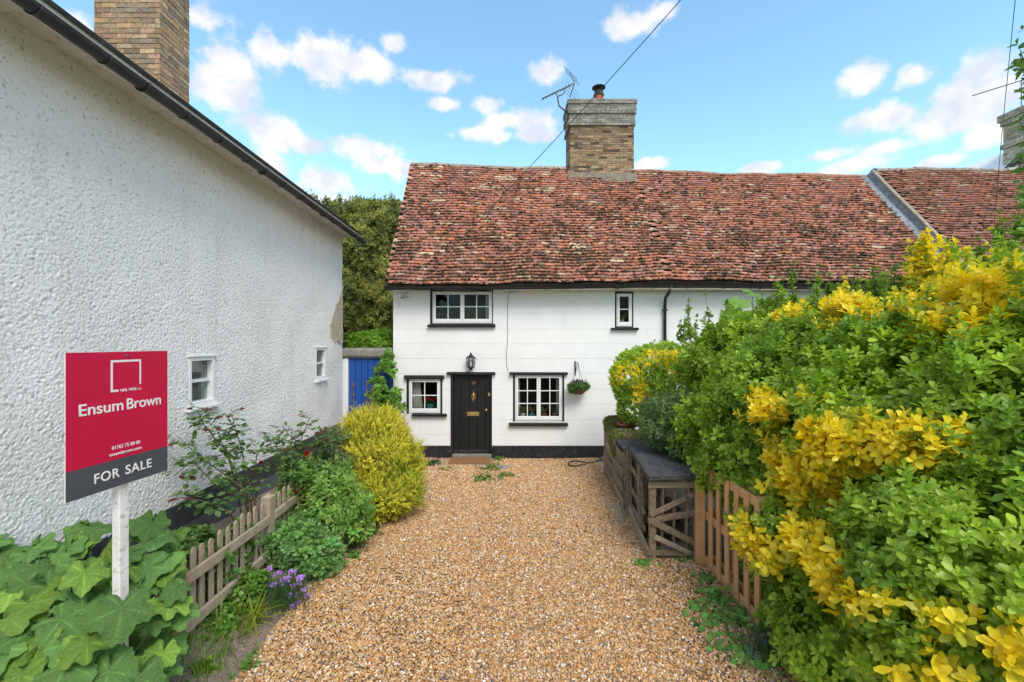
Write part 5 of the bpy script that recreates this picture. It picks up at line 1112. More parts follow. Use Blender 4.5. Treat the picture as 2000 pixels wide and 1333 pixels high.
rose('rose_bush', 'leggy rose bush with reddish young leaves behind the picket fence', (-2.78, 5.0, 0.3), [[(480,960,5.0),(400,900,4.9),(345,850,4.8)],[(490,950,5.1),(465,860,5.1),(450,800,5.1)],[(495,970,5.0),(430,960,4.7),(375,900,4.6),(340,930,4.5)],[(500,950,5.2),(500,890,5.3),(520,860,5.3)],[(470,940,5.0),(440,880,5.0),(420,830,4.95)],[(450,1000,4.6),(400,980,4.5),(345,970,4.4)],[(440,880,5),(400,830,5),(385,800,5)]], 22, [(510,905,5.2,.028)])
rose('rose_bush', 'leafy rose bush with dark red blooms between the fence and the golden shrub', (-2.75, 5.7, 0.3), [[(560,930,5.7),(540,870,5.7),(530,850,5.6)],[(575,900,5.8),(590,850,5.9),(605,815,6.0)],[(585,900,5.9),(575,860,5.9),(550,830,5.9)],[(590,910,5.8),(620,870,6.0),(640,850,6.1)],[(560,960,5.6),(600,920,5.6),(635,900,5.8)],[(550,950,5.5),(560,890,5.5),(545,870,5.4)],[(590,930,5.7),(610,900,5.9),(600,870,6.0)],[(570,920,5.6),(570,880,5.6)],[(610,940,5.7),(640,930,5.8)],[(600,960,5.5),(580,940,5.4),(560,920,5.4)]], 16, [(600,887,5.8,.04),(636,948,5.6,.04)])
def mound(name, label, cat, blobs, dens, tm, c, mat='leaf', up=0.5, var=0.2, shells=(1.0, 0.75), zmin=0.02, jit=0.35, root=None):
    cen = blobs[0][0]; o = empty(name, (cen[0], cen[1], 0.0), label, cat); p, n, dd = blob_points(blobs, dens, shells, 0.30, zmin, 0.72, 0.5, gap=-0.35)
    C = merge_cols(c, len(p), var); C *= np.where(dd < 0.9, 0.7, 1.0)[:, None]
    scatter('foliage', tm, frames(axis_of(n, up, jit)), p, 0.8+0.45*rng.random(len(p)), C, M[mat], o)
    stems(o, (cen[0], cen[1], 0.0), [tuple(cen+np.array([0.05, 0, 0.05])), tuple(cen+np.array([-0.06, 0.04, 0]))], 0.008, 'green_stem'); return o
SED = sprig(10, 0.07, 0.02, 0.5, 15, 85, 9, [0.2, 0.8, 1, 0.2], 0.1, 0.2)
se = mound('stonecrop', 'blue-green fleshy stonecrop mound behind the purple chives', 'plant', [blob(585,1060,5.05,55,36,.26), blob(628,1085,5.05,34,26,.2), blob(545,1072,4.9,34,32,.18)], 430, SED, (0.25, 0.46, 0.15))
for k in range(60):
    pass
mound('bellflower', 'mid green leafy clump filling the bed edge between the stonecrop and golden shrub', 'plant', [blob(665,1045,5.75,36,30,.2), blob(690,1020,6.0,24,30,.16)], 380, sprig(7, 0.06, 0.017, 0.9, 30, 90, 3, [0.3, 1, 0.2], 0.2), (0.16, 0.33, 0.07))
as_ = mound('leafy_perennial', 'tall leafy green perennial at the foot of the golden shrub', 'plant', [blob(640,985,5.6,55,60,.3), blob(672,1015,5.6,40,50,.25), blob(600,960,5.7,45,45,.3)], 330, sprig(8, 0.07, 0.014, 1.2, 30, 85, 9, [0.2, 1, 0.1], 0.25), (0.27, 0.46, 0.10))
fe2 = mound('leafy_perennial', 'grey-green bushy plant against the roughcast house beyond the roses', 'plant', [blob(655,890,6.6,32,50,.25), blob(635,930,6.3,40,50,.25)], 300, sprig(8, 0.055, 0.011, 1.0, 30, 85, 9, [0.2, 1, 0.1], 0.25), (0.17, 0.26, 0.13))
q_ = []
for i in range(34):
    x = random.uniform(540, 690); yb = random.uniform(960, 1040); d = random.uniform(5.2, 6.0); q_.append(shoot(as_, P(x, yb, d), P(x+random.uniform(-22, 22), yb-random.uniform(50, 110), d+random.uniform(-.1, .1)), 13, 0.9, (0.24, 0.40, 0.09), 'green_stem', r=0.003, name='stem'))
scatter('upper_foliage', sprig(3, 0.06, 0.013, 0.4, 30, 85, 5, [0.2, 1, 0.1], 0.3), *[np.concatenate([t[i] for t in q_]) for i in range(4)], M['leaf'], as_)
dh = empty('dried_stonecrop_heads', tuple(P(605, 1030, 5.4)), 'rusty brown dried flower heads above the green stonecrop', 'dried flowers'); dh.location.z = 0.1
for (x, y) in [(577,960),(585,955),(625,985),(615,990),(632,965),(660,1000),(535,1000),(600,975)]:
    c = P(x, y, 5.4); MB().tube([(c.x+random.uniform(-.05, .05), 5.4, 0.1), tuple(c)], 0.003, 4).build('stalk', M['rose_stem'], dh); m = 40
    scatter('flower_head', sprig(4, 0.012, 0.005, 0.3, 20, 90, 2), frames(np.tile([0, 0, 1.0], (m, 1))+rng.normal(size=(m, 3))*.5), np.array(c)+rng.normal(size=(m, 3))*[.03, .03, .008], 0.8+0.6*rng.random(m), merge_cols((0.20, 0.065, 0.045), m, .3), M['matt_leaf'], dh)
# chives
cv = empty('chives', tuple(P(550, 1190, 4.45)), 'clump of chives with purple pompom flowers at the gravel edge', 'herb'); cv.location.z = 0.0
m = 320; bx_ = np.array(P(553, 1195, 4.45)); base = np.stack([bx_[0]+rng.normal(size=m)*.10, bx_[1]+rng.normal(size=m)*.12, np.full(m, 0.03)], -1)
ribbons('leaves', base, rng.random(m)*6.28, rng.random(m)*0.5, 0.22+0.12*rng.random(m), np.full(m, 0.0038), 0.6*rng.random(m), merge_cols((0.07, 0.16, 0.05), m), M['leaf'], cv, 5, 0.0)
for i, (x, y) in enumerate([(527,1110),(520,1119),(507,1128),(546,1119),(568,1118),(574,1118),(552,1133),(556,1142),(540,1144),(572,1145),(593,1152),(577,1162),(565,1163),(527,1143),(534,1143),(543,1193),(548,1189),(570,1186),(573,1195),(535,1163),(563,1131),(559,1136),(585,1140),(590,1128),(600,1165),(583,1178),(556,1175),(515,1140),(531,1126),(582,1130)]):
    c = P(x, y, 4.45+random.uniform(-.08, .1)); m = 34; MB().tube([(bx_[0]+random.uniform(-.08, .08), bx_[1]+random.uniform(-.08, .08), 0.02), ((c.x+bx_[0])/2, c.y, c.z*.6), tuple(c)], 0.0022, 4).build('stalk', M['green_stem'], cv)
    ax = unit(rng.normal(size=(m, 3))+[0, 0, .4]); Vp, Qp = leaf_V(1, 0.28, 0.2, 0, prof=[0.4, 1, 0.1]); f_ = frames(ax)[:, :, [0, 2, 1]]; scatter('flower', Tmpl(Vp, Qp), f_, np.tile(tuple(c), (m, 1)), 0.030*(0.8+0.4*rng.random(m)), merge_cols((0.58, 0.35, 0.85), m, .2), M['petal'], cv)
# strap leaves, ferny herb, red flower, small weeds
def straps(name, label, cat, x, y, d, m, L, w, c, spread=0.1, lean=0.5, droop=1.2, mat='leaf', z=0.04):
    q = P(x, y, d); o = empty(name, (q.x, q.y, z-0.03), label, cat); base = np.stack([q.x+rng.normal(size=m)*spread, q.y+rng.normal(size=m)*spread, np.full(m, z)], -1)
    ribbons('leaves', base, rng.random(m)*6.28, lean*rng.random(m), L*(0.6+0.6*rng.random(m)), w*(0.7+0.5*rng.random(m)), droop*rng.random(m), merge_cols(c, m), M[mat], o); return o
straps('day_lily', 'yellow-green strap leaves of a day lily in front of the fence', 'plant', 455, 1225, 3.95, 80, 0.40, 0.009, (0.26, 0.36, 0.04), 0.09, 0.7, 1.6)
straps('day_lily', 'drooping lime strap leaves nearest the gravel below the chives', 'plant', 490, 1215, 4.1, 40, 0.34, 0.009, (0.33, 0.40, 0.04), 0.05, 0.9, 1.6)
mound('aquilegia', 'bright green low leafy plant between the day lily and chives', 'plant', [blob(470,1165,4.2,36,26,.14), blob(492,1140,4.35,26,22,.12)], 350, sprig(6, 0.045, 0.018, 0.8, 30, 90, 3, [0.3, 1, 0.3], 0.2), (0.15, 0.30, 0.04))
fn = straps('ferny_poppy', 'ferny fine-leaved green plant at the foot of the fence', 'plant', 372, 1295, 3.5, 260, 0.28, 0.005, (0.18, 0.37, 0.05), 0.14, 0.6, 0.8)
straps('lavender', 'grey-green lavender tuft at the bottom edge beside the hollyhock', 'plant', 335, 1325, 3.35, 160, 0.18, 0.003, (0.13, 0.17, 0.10), 0.08, 0.5, 0.4)
mound('celandine', 'small bright green weed in front of the ferny plant', 'weed', [blob(392,1315,3.45,22,14,.08)], 500, sprig(6, 0.045, 0.02, 0.8, 30, 90, 3, [0.3, 1, 0.3], 0.2), (0.20, 0.36, 0.04))
mound('ground_cover', 'low leafy green edging along the foot of the near fence', 'plant', [blob(425,1215,3.9,34,18,.14), blob(400,1262,3.7,26,16,.1), blob(445,1262,3.85,24,10,.1)], 420, sprig(6, 0.05, 0.018, 0.6, 30, 90, 3, [0.3, 1, 0.3], 0.2), (0.20, 0.38, 0.06))
rf = empty('red_primrose', tuple(P(415, 1268, 3.75)), 'small red flower with purple leaves below the picket fence', 'flower'); rf.location.z = 0.02
for (x, y) in [(412,1255),(418,1262),(408,1265)]:
    c = P(x, y, 3.75); m = 14; ax = unit(rng.normal(size=(m, 3))+[0, -.4, .8]); scatter('bloom', Tmpl(*leaf_V(1, .6, .1, .1, prof=[.3, 1, .8])), frames(ax)[:, :, [0, 2, 1]], np.tile(tuple(c), (m, 1)), 0.026*(0.7+0.5*rng.random(m)), merge_cols((0.55, 0.01, 0.03), m, .2), M['petal'], rf)
    MB().tube([(c.x, c.y, 0.02), tuple(c)], 0.003, 4).build('stalk', M['green_stem'], rf)
m = 9; c = np.array(P(408, 1238, 3.8)); scatter('leaves', Tmpl(*leaf_V(0.07, .025, .2, .2, prof=[.2, 1, .1])), frames(rng.normal(size=(m, 3))+[0, 0, 1])[:, :, [0, 2, 1]], c+rng.normal(size=(m, 3))*.03, 0.8+.4*rng.random(m), merge_cols((0.20, 0.075, 0.07), m, .2), M['leaf'], rf)
mound('ground_cover', 'low green foliage filling the bed under the roses', 'plant', [blob(600,1010,5.9,80,40,.3), blob(560,1030,5.6,60,35,.25), blob(650,960,6.4,50,40,.3)], 260, sprig(7, 0.05, 0.014, 0.8, 30, 90, 3, [0.3, 1, 0.2], 0.2), (0.15, 0.30, 0.06))
mound('ground_cover', 'green leaves tangled through the pickets near the fence post', 'plant', [blob(375,1075,4.05,50,34,.14), blob(420,1100,4.2,30,50,.1), blob(340,1090,3.8,36,30,.14), blob(465,1070,4.5,26,40,.1)], 330, sprig(6, 0.055, 0.022, 0.8, 30, 90, 3, [0.3, 1, 0.3], 0.2), (0.14, 0.27, 0.06))
WEED = sprig(7, 0.05, 0.012, 0.2, 45, 88, 3, [0.2, 1, 0.2], 0.25)
def weed(x, y, r, n, label, c=(0.13, 0.28, 0.045), z=0.02):
    d = (CH-z)*F/(y-VY); q = P(x, y, d); o = empty('weed', (q.x, q.y, 0.0), label, 'weed', None); r = r/F*d
    O = np.stack([q.x+rng.normal(size=n)*r, q.y+rng.normal(size=n)*r*0.9, z+rng.random(n)*0.03], -1); scatter('leaves', WEED, frames(rng.normal(size=(n, 3))*.45+[0, 0, 1]), O, 0.7+0.6*rng.random(n), merge_cols(c, n, .2), M['leaf'], o); return o
weed(974, 896, 7, 22, 'green weed against the wall right of the doorstep'); weed(955, 915, 12, 34, 'straggling weed between the doormat and the slabs'); weed(945, 936, 14, 40, 'patch of weeds growing round the slab by the door'); weed(985, 930, 9, 20, 'weeds at the right end of the paving by the door')
weed(725, 1040, 12, 26, 'weed at the gravel edge below the golden shrub'); weed(692, 1085, 8, 14, 'tiny weed on the gravel left edge'); weed(843, 905, 8, 40, 'dark green weed right of the golden shrub at the wall', (0.06, 0.15, 0.04), 0.05); weed(485, 1305, 14, 10, 'small seedling on the gravel near the bottom edge'); weed(870, 918, 8, 10, 'sparse weed left of the doormat')

# ================================================================ store, bins and pallets along the right
def Lx(y): return 1.72+(y-5.5)*0.068                 # the line the bins stand on
ANG = math.atan(0.068)
def plank(par, a, b, w, h, mat='dark_wood', nm='slat', jit=0.009):
    a = Vector(a)+Vector((random.gauss(0, .006), random.gauss(0, .006), random.gauss(0, .014))); b = Vector(b)+Vector((random.gauss(0, .006), random.gauss(0, .006), random.gauss(0, .014)))
    return MB().beam(a, b, w, h, jit).build(nm, M[mat], par, bev=0.003)
st = empty('log_store', (1.95, 5.6, 0), 'blackened slatted timber store under a dark stone slab', 'store')
sl = MB(); sl.poly([(1.66, 5.28, 0.985), (2.42, 5.34, 0.985), (2.50, 6.95, 0.985), (1.86, 6.95, 0.985)], (0, 0, 0.07)); sl.build('slab_top', M['slate_slab'], st, bev=0.012)
for (x, y) in ((1.76, 5.45), (2.30, 5.50), (1.86, 6.85), (2.36, 6.85), (1.80, 6.05)): MB().box((x, y, 0.49), (0.075, 0.075, 0.985), Euler((0, 0, -ANG)), 0.003).build('post', M['dark_wood'], st, bev=0.004)
for z, j in ((0.90, 0), (0.52, 0.02), (0.10, 0)): plank(st, (1.70, 5.40, z), (2.36, 5.44, z+j), 0.022, 0.07, 'grey_wood' if z > .8 else 'dark_wood', 'rail')
plank(st, (1.72, 5.375, 0.56), (2.36, 5.40, 0.86), 0.022, 0.07, 'dark_wood', 'brace'); plank(st, (1.72, 5.372, 0.50), (2.36, 5.40, 0.16), 0.022, 0.065, 'dark_wood', 'brace'); plank(st, (1.75, 5.37, 0.30), (2.2, 5.40, 0.12), 0.02, 0.05, 'grey_wood', 'brace')
for x in (1.88, 2.02, 2.17): plank(st, (x, 5.47, 0.06), (x+0.01, 5.47, 0.96), 0.06, 0.018, 'dark_wood', 'upright')
for x in (1.95, 2.1, 2.25): plank(st, (x, 6.80, 0.02), (x, 6.80, 0.97), 0.10, 0.018, 'dark_wood', 'back_board')
for z in (0.72, 0.40, 0.16): plank(st, (1.80, 5.9, z), (1.88, 6.86, z), 0.02, 0.075, 'dark_wood', 'side_slat')
plank(st, (1.70, 5.42, 0.08), (1.87, 6.95, 0.09), 0.024, 0.13, 'grey_wood', 'kick_board')
for i, (x, y, z, r) in enumerate([(1.95, 6.0, 0.10, .085), (2.14, 6.0, 0.10, .08), (2.04, 6.02, 0.25, .08), (2.22, 6.05, 0.24, .075), (2.1, 6.05, 0.38, .07), (1.9, 6.0, 0.25, .06), (2.25, 6.0, 0.38, .06)]):
    o = MB().tube([(x, y-0.3, z), (x+0.01, y+0.35, z+0.01)], r, 9).build('log', M['bark']); tag(o, ['lower left log in the store', 'lower right log in the store', 'middle log of the stack in the store', 'right-hand log of the second layer in the store', 'topmost log in the store', 'thin left log of the second layer in the store', 'thin log at the upper right in the store'][i], 'log', 'logs in the store')
def bin_(name, label, y0, y1, top, rows, mat):
    o = empty(name, (Lx((y0+y1)/2), (y0+y1)/2, 0), label, 'bin'); dx = 0.55
    for (yy, xx) in ((y0+.04, 0.05), (y1-.04, 0.05), (y0+.04, dx), (y1-.04, dx)): MB().box((Lx(yy)+xx, yy, top/2), (0.07, 0.07, top), Euler((0, 0, -ANG)), 0.003).build('post', M['dark_wood'], o)
    for k in range(rows):
        z = 0.12+(top-0.22)*k/(rows-1); j = random.uniform(-.03, .03)
        plank(o, (Lx(y0)-0.005, y0, z), (Lx(y1)-0.005, y1, z+j), 0.022, 0.115, mat[k % len(mat)], 'slat', 0.006); plank(o, (Lx(y0), y0-0.02, z+.01), (Lx(y0)+dx, y0-0.02, z), 0.022, 0.09, 'dark_wood', 'slat', 0.006)
    for k in range(3): plank(o, (Lx(y1)+0.02, y1+0.01, 0.2+k*.28), (Lx(y1)+dx, y1+0.01, 0.2+k*.28), 0.1, 0.022, 'dark_wood', 'slat')
    MB().bb(Lx(y0)+0.04, Lx(y1)+dx-.05, y0+0.08, y1-0.08, 0.0, top-0.12).build('compost', M['soil'], o); return o
bin_('compost_bin', 'slatted timber compost bin next to the slab-topped store', 7.02, 8.0, 0.92, 4, ['grey_wood', 'dark_wood', 'dark_wood', 'dark_wood'])
bin_('compost_bin', 'farthest slatted compost bin, closest to the white cottage', 8.05, 9.0, 1.0, 4, ['dark_wood', 'dark_wood', 'grey_wood', 'grey_wood'])
o = MB().poly([(Lx(7.0)-0.02, 6.98, 0.935), (2.55, 6.98, 0.935), (2.6, 7.65, 0.935), (Lx(7.65)-0.02, 7.65, 0.935)], (0, 0, 0.05)).build('stone_slab', M['slate_slab'], None, bev=0.01); tag(o, 'smaller dark slab lying just behind the big one on the bins', 'slab')
def moss_cushion(label, pts):
    c = pts[0]; o = empty('moss_cushion', (c[0], c[1], c[2]-0.02), label, 'moss'); bl = [(np.array(q[:3]), np.array(q[3:])) for q in pts]
    p, n, dd = blob_points(bl, 1500, (1.0,), 0.08, 0.3, 0.85, 0.6); scatter('moss', sprig(5, 0.022, 0.006, 0.5, 10, 60, 3), frames(axis_of(n, .4)), p, 0.8+0.5*rng.random(len(p)), merge_cols((0.17, 0.21, 0.045), len(p), .25)*np.where(rng.random((len(p), 1)) < .25, [[1.2, .75, .7]], 1), M['moss'], o)
    mb = MB()
    for q in pts:
        k = MB().lathe([(0.3, -.9), (0.75, -.6), (0.93, 0), (0.75, .6), (0.3, .9)], n=12); k.v = [(q[0]+x*q[3], q[1]+y*q[4], q[2]+z*q[5]) for x, y, z in k.v]; mb.add(k.v, k.f)
    mb.build('turf', M['soil'], o)
moss_cushion('mossy turf roof with trailing growth on the nearer compost bin', [(2.12, 7.85, 0.98, .34, .25, .10), (1.90, 7.80, 0.88, .10, .22, .22)])
moss_cushion('mossy turf mound on the farthest compost bin', [(2.2, 8.6, 1.10, .33, .36, .10), (2.0, 8.6, 1.0, .11, .32, .18)])
o = MB().lathe([(0.11, 0), (0.13, 0.05), (0.15, 0.055), (0.15, 0.085), (0.135, 0.085), (0.12, 0.03)], (2.16, 8.16, 1.07), 22).build('plant_saucer', M['terracotta'], None, smooth=True); tag(o, 'terracotta bowl on the mossy bin top', 'bowl'); o.location.z = 0
o = MB().poly([(1.60, 6.55, 0.003), (1.72, 6.55, 0.003), (1.84, 7.35, 0.003), (1.74, 7.35, 0.003)], (0, 0, 0.03)).build('edging_board', M['grey_wood']); tag(o, 'grey board lying on the gravel along the bins', 'board')
# the upright pallet
pa = empty('wooden_pallet', (2.33, 4.75, 0.02), 'pale brown timber pallet standing upright against the hedge', 'pallet')
PX = 2.30; y0, y1 = 4.12, 5.32
for i, y in enumerate(np.linspace(y0+0.03, y1-0.03, 7)): MB().box((PX, y, 0.6), (0.02, 0.075, 1.14), Euler((random.gauss(0, .004), 0, random.gauss(0, .03))), 0.003).build('deck_board', M['pallet_wood'], pa, bev=0.003)
for z in (0.075, 0.60, 1.125):
    MB().box((PX+0.0215, (y0+y1)/2, z), (0.02, y1-y0, 0.09), None, 0.003).build('stringer', M['pallet_wood'], pa, bev=0.003)
    for y in (y0+0.06, (y0+y1)/2, y1-0.06): MB().box((PX+0.078, y, z), (0.088, 0.11, 0.092), None, 0.002).build('block', M['pallet_wood'], pa, bev=0.003)
    MB().box((PX+0.133, (y0+y1)/2, z), (0.02, y1-y0, 0.09), None, 0.003).build('stringer', M['pallet_wood'], pa, bev=0.003)
for y in np.linspace(y0+0.10, y1-0.10, 4): MB().box((PX+0.155, y, 0.6), (0.02, 0.09, 1.12), None, 0.003).build('deck_board', M['pallet_wood'], pa, bev=0.003)
MB().box((PX-0.035, y1+0.03, 0.58), (0.06, 0.06, 1.16), None, 0.004).build('corner_post', M['pallet_wood'], pa, bev=0.004)
# ivy, grape hyacinths
IVY = palmate(12, 5, 0.38, 5, 0.1, 0.0)
def ivy(label, spots, c=(0.13, 0.26, 0.05)):
    q = spots[0]; o = empty('ivy', (q[0], q[1], 0.0), label, 'ivy'); O = []; A = []
    for (x, y, z, r, n, rz) in spots:
        for k in range(n): O.append((x+random.gauss(0, r), y+random.gauss(0, r), max(0.02, z+random.gauss(0, rz)))); A.append((random.gauss(-.25, .5), random.gauss(-.5, .4), 1))
    n = len(O); scatter('leaves', IVY, frames(np.array(A)), np.array(O), 0.026+0.018*rng.random(n), merge_cols(c, n, .3, .15), M['matt_leaf'], o)
    for (x, y, z, r, n, rz) in spots: MB().tube([(q[0], q[1], 0.0), ((x+q[0])/2, (y+q[1])/2, z*.5+.02), (x, y, z)], 0.004, 4).build('stem', M['bark'], o)
def gp(x, y, z=0.03): d = (CH-z)*F/(y-VY); q = P(x, y, d); return q.x, q.y
def isp(x, y, r, n, rz=.015, z=.03): a, b = gp(x, y, z); return (a, b, z, r, n, rz)
ivy('trailing ivy at the foot of the blackened store', [isp(1290,1080,.07,60), isp(1260,1100,.05,30), isp(1330,1085,.08,60), isp(1280,1040,.05,40,.06,.12), isp(1350,1060,.06,40,.05,.1), isp(1285,985,.04,24,.08,.35), isp(1370,1090,.06,30)])
ivy('dark ivy carpet at the foot of the pallet', [isp(1400,1170,.09,90,.03), isp(1440,1210,.09,90,.03), isp(1390,1210,.08,60,.02), isp(1430,1260,.09,70,.02), isp(1480,1290,.09,70,.02), isp(1360,1190,.05,26), isp(1375,1130,.05,30,.03)])
mc = straps('grape_hyacinth', 'grassy tuft with small blue spikes below the pallet end', 'plant', *(1500, 1285, 3.75), 120, 0.2, 0.004, (0.06, 0.14, 0.05), 0.10, 0.7, 0.9)
for k in range(14):
    x, y = gp(1490+random.uniform(-28, 30), 1290+random.uniform(-30, 25)); z = 0.14+random.uniform(0, .05); MB().tube([(x, y, 0.01), (x, y, z)], [0.0025, 0.002], 4).build('stalk', M['green_stem'], mc); m = 16
    scatter('flower_spike', sprig(3, 0.007, 0.003, .2, 20, 90, 1), frames(rng.normal(size=(m, 3))), np.array([x, y, z])+rng.normal(size=(m, 3))*[.004, .004, .012], np.ones(m), merge_cols((0.15, 0.16, 0.30), m, .2), M['petal'], mc)
dl = empty('fallen_leaves', (2.1, 3.6, 0), 'scatter of brown dead leaves at the bottom right of the gravel', 'leaves'); dl['kind'] = 'stuff'
m = 90; q = [gp(random.gauss(1400, 45), random.uniform(1150, 1333), 0.015) for _ in range(m)]; scatter('leaf_litter', Tmpl(*leaf_V(0.05, .016, .4, .1, prof=[.2, 1, .1])), frames(rng.normal(size=(m, 3))*.3+[0, 0, 1]), np.array([(a, b, .018) for a, b in q]), .7+.5*rng.random(m), merge_cols((0.26, 0.14, 0.07), m, .3), M['matt_leaf'], dl)

# ================================================================ small things on and by the cottage
# lantern
lt = empty('wall_lantern', (cx(920), WY-0.01, cz(706)), 'black six-sided lantern above the front door', 'lantern'); lx, lyy = cx(920.5), WY-0.13
MB().lathe([(0.118, 0), (0.112, 0.012), (0.06, 0.055), (0.035, 0.075), (0.028, 0.10), (0.012, 0.115), (0.01, 0.135)], (lx, lyy, cz(700)), 6).build('cap', M['iron'], lt)
MB().lathe([(0.008, 0), (0.016, 0.03), (0.03, 0.045), (0.075, 0.07), (0.08, 0.085)], (lx, lyy, cz(724)), 6).build('base', M['iron'], lt)
zb, zt = cz(724)+0.085, cz(700)
for k in range(6):
    a0 = 2*math.pi*k/6; a1 = 2*math.pi*(k+1)/6; r0, r1 = 0.074, 0.098
    MB().tube([(lx+r0*math.cos(a0), lyy+r0*math.sin(a0), zb), (lx+r1*math.cos(a0), lyy+r1*math.sin(a0), zt)], 0.007, 4).build('glazing_bar', M['iron'], lt)
    MB().add([(lx+r0*math.cos(a0), lyy+r0*math.sin(a0), zb), (lx+r0*math.cos(a1), lyy+r0*math.sin(a1), zb), (lx+r1*math.cos(a1), lyy+r1*math.sin(a1), zt), (lx+r1*math.cos(a0), lyy+r1*math.sin(a0), zt)], [(0, 1, 2, 3)]).build('pane', M['glass'], lt)
MB().lathe([(0.02, 0), (0.025, .03), (0.03, .10), (0.018, .14)], (lx, lyy, zb), 10).build('bulb', M['white_paint'], lt, smooth=True)
MB().tube([(lx, WY+0.0, cz(716)), (lx, WY-.06, cz(722)), (lx, lyy, cz(723))], 0.012, 6).bb(lx-.03, lx+.03, WY-.012, WY-.001, cz(722), cz(708)).build('wall_bracket', M['iron'], lt)
MB().tube([(lx-.02, WY-.006, cz(722)), (lx-.06, WY-.006, cz(725)), (lx-.09, WY-.006, cz(727))], 0.005, 5).build('flex', M['steel'], lt)
# hanging basket
hk = empty('hanging_basket', (cx(1126), WY-.2, cz(755)), 'hanging basket of violas on a black bracket right of the window', 'hanging basket'); bxx, byy = cx(1126.5), WY-0.22
MB().bb(cx(1122), cx(1124.5), WY-.014, WY-.001, cz(733), cz(706)).build('bracket_plate', M['iron'], hk); MB().tube([(cx(1123.5), WY-.01, cz(708)), (cx(1125), byy+.02, cz(708)), (bxx, byy-.01, cz(710)), (bxx, byy-.005, cz(714))], 0.008, 5).tube([(cx(1123.5), WY-.01, cz(729)), (cx(1124.5), byy+.1, cz(716)), (cx(1125), byy+.03, cz(709))], 0.007, 5).build('bracket_arm', M['iron'], hk)
zc = cz(755); rb_ = 0.185
for k in range(3): a = k*2.1+.6; MB().tube([(bxx, byy, cz(714)), (bxx+rb_*math.cos(a), byy+rb_*math.sin(a), zc)], 0.004, 4).build('chain', M['iron'], hk)
MB().lathe([(0.03, -.148), (0.09, -.135), (0.145, -.095), (0.175, -.04), (0.18, 0), (0.17, 0), (0.1, -.03)], (bxx, byy, zc), 18).build('coir_liner', M['coir'], hk, smooth=True)
wr = MB()
for k in range(10): a = 2*math.pi*k/10; wr.tube([(bxx+r*math.cos(a), byy+r*math.sin(a), zc+z) for r, z in ((.03, -.155), (.095, -.142), (.152, -.1), (.182, -.04), (.187, 0))], 0.004, 4)
wr.tube([(bxx+.187*math.cos(a), byy+.187*math.sin(a), zc) for a in np.linspace(0, 6.283, 21)], 0.005, 4); wr.build('wire_frame', M['iron'], hk)
p, n, dd = blob_points([(np.array([bxx, byy, zc+.03]), np.array([.20, .2, .085])), (np.array([bxx-.14, byy-.06, zc-.02]), np.array([.09, .1, .08])), (np.array([bxx+.15, byy-.04, zc+.02]), np.array([.08, .1, .07]))], 1100, (1.0, .7), .15, .1, .75, .6)
scatter('foliage', sprig(5, 0.035, 0.013, .6, 20, 90, 2, [.3, 1, .2], .25), frames(axis_of(n, .4)), p, .8+.5*rng.random(len(p)), merge_cols((0.10, 0.22, 0.045), len(p), .25), M['leaf'], hk)
def blooms(name, par, spots, r, c, m=9):
    for s_ in spots: ax = unit(rng.normal(size=(m, 3))*[1, .4, 1]+[0, -.5, .2]); scatter(name, Tmpl(*leaf_V(1, .6, .1, .1, prof=[.35, 1, .8])), frames(ax)[:, :, [0, 2, 1]], np.tile(s_, (m, 1)), r*(.8+.3*rng.random(m)), merge_cols(c, m, .15), M['petal'], par)
blooms('viola', hk, [(bxx+random.uniform(-.13, .1), byy-.06+random.uniform(-.1, .05), zc+.11+random.uniform(-.03, .07)) for _ in range(16)], 0.026, (0.22, 0.14, 0.30)); blooms('pansy', hk, [(bxx+.03, byy-.2, zc+.045), (bxx+.15, byy-.05, zc+.16)], 0.026, (0.75, 0.55, 0.02))
# mat, slabs, hose, box, cables
o = MB().bb(cx(881), cx(959), 9.62, WY-0.06, 0.022, 0.045).build('doormat', M['coir'], None, bev=0.006); tag(o, 'brown coir doormat on the front step', 'doormat')
o = MB().bb(cx(878), cx(962), 9.58, WY-0.056, -0.02, 0.021).build('door_slab', M['concrete'], None, bev=0.008); tag(o, 'flat concrete step under the doormat', 'step')
for i, (a, b, c, d, lb) in enumerate([(cx(893), cx(935), 9.25, 9.55, 'concrete slab in front of the doormat'), (cx(968), cx(992), 9.32, 9.56, 'small grey slab right of the doormat among weeds'), (cx(843), cx(876), 9.65, 10.1, 'concrete slab left of the doorstep by the wall'), (cx(1155), cx(1185), 9.5, 9.95, 'concrete slab under the hose by the right corner')]):
    o = MB().box(((a+b)/2, (c+d)/2, 0.005), (b-a, d-c, 0.04), Euler((0, 0, random.uniform(-.06, .06))), 0.004).build('paving_slab', M['concrete'], None, bev=0.008); tag(o, lb, 'slab')
hp = []
for t in np.linspace(0, 1, 40): hp.append((cx(1180)-0.75*t*(1 if t < .5 else 1)+0.0, 9.85-0.12*t, 0.03))
pth = [(1185,899),(1165,902),(1140,908),(1120,911),(1110,907),(1114,902),(1128,901),(1145,904),(1160,903),(1175,896),(1188,893)]
pts = []
for x, y in pth: a, b = gp(x, min(y, 912), 0.03); pts.append(Vector((a, min(b, WY-.05), 0.03)))
fine = []
for i in range(len(pts)-1):
    p0, p1, p2, p3 = pts[max(i-1, 0)], pts[i], pts[i+1], pts[min(i+2, len(pts)-1)]
    for t in (0, .25, .5, .75): fine.append(0.5*((2*p1)+(p2-p0)*t+(2*p0-5*p1+4*p2-p3)*t*t+(3*p1-p0-3*p2+p3)*t**3))
o = MB().tube(fine+[pts[-1]], 0.014, 7).build('garden_hose', M['hose'], None, smooth=True); tag(o, 'looped black hose lying against the cottage plinth', 'hose')
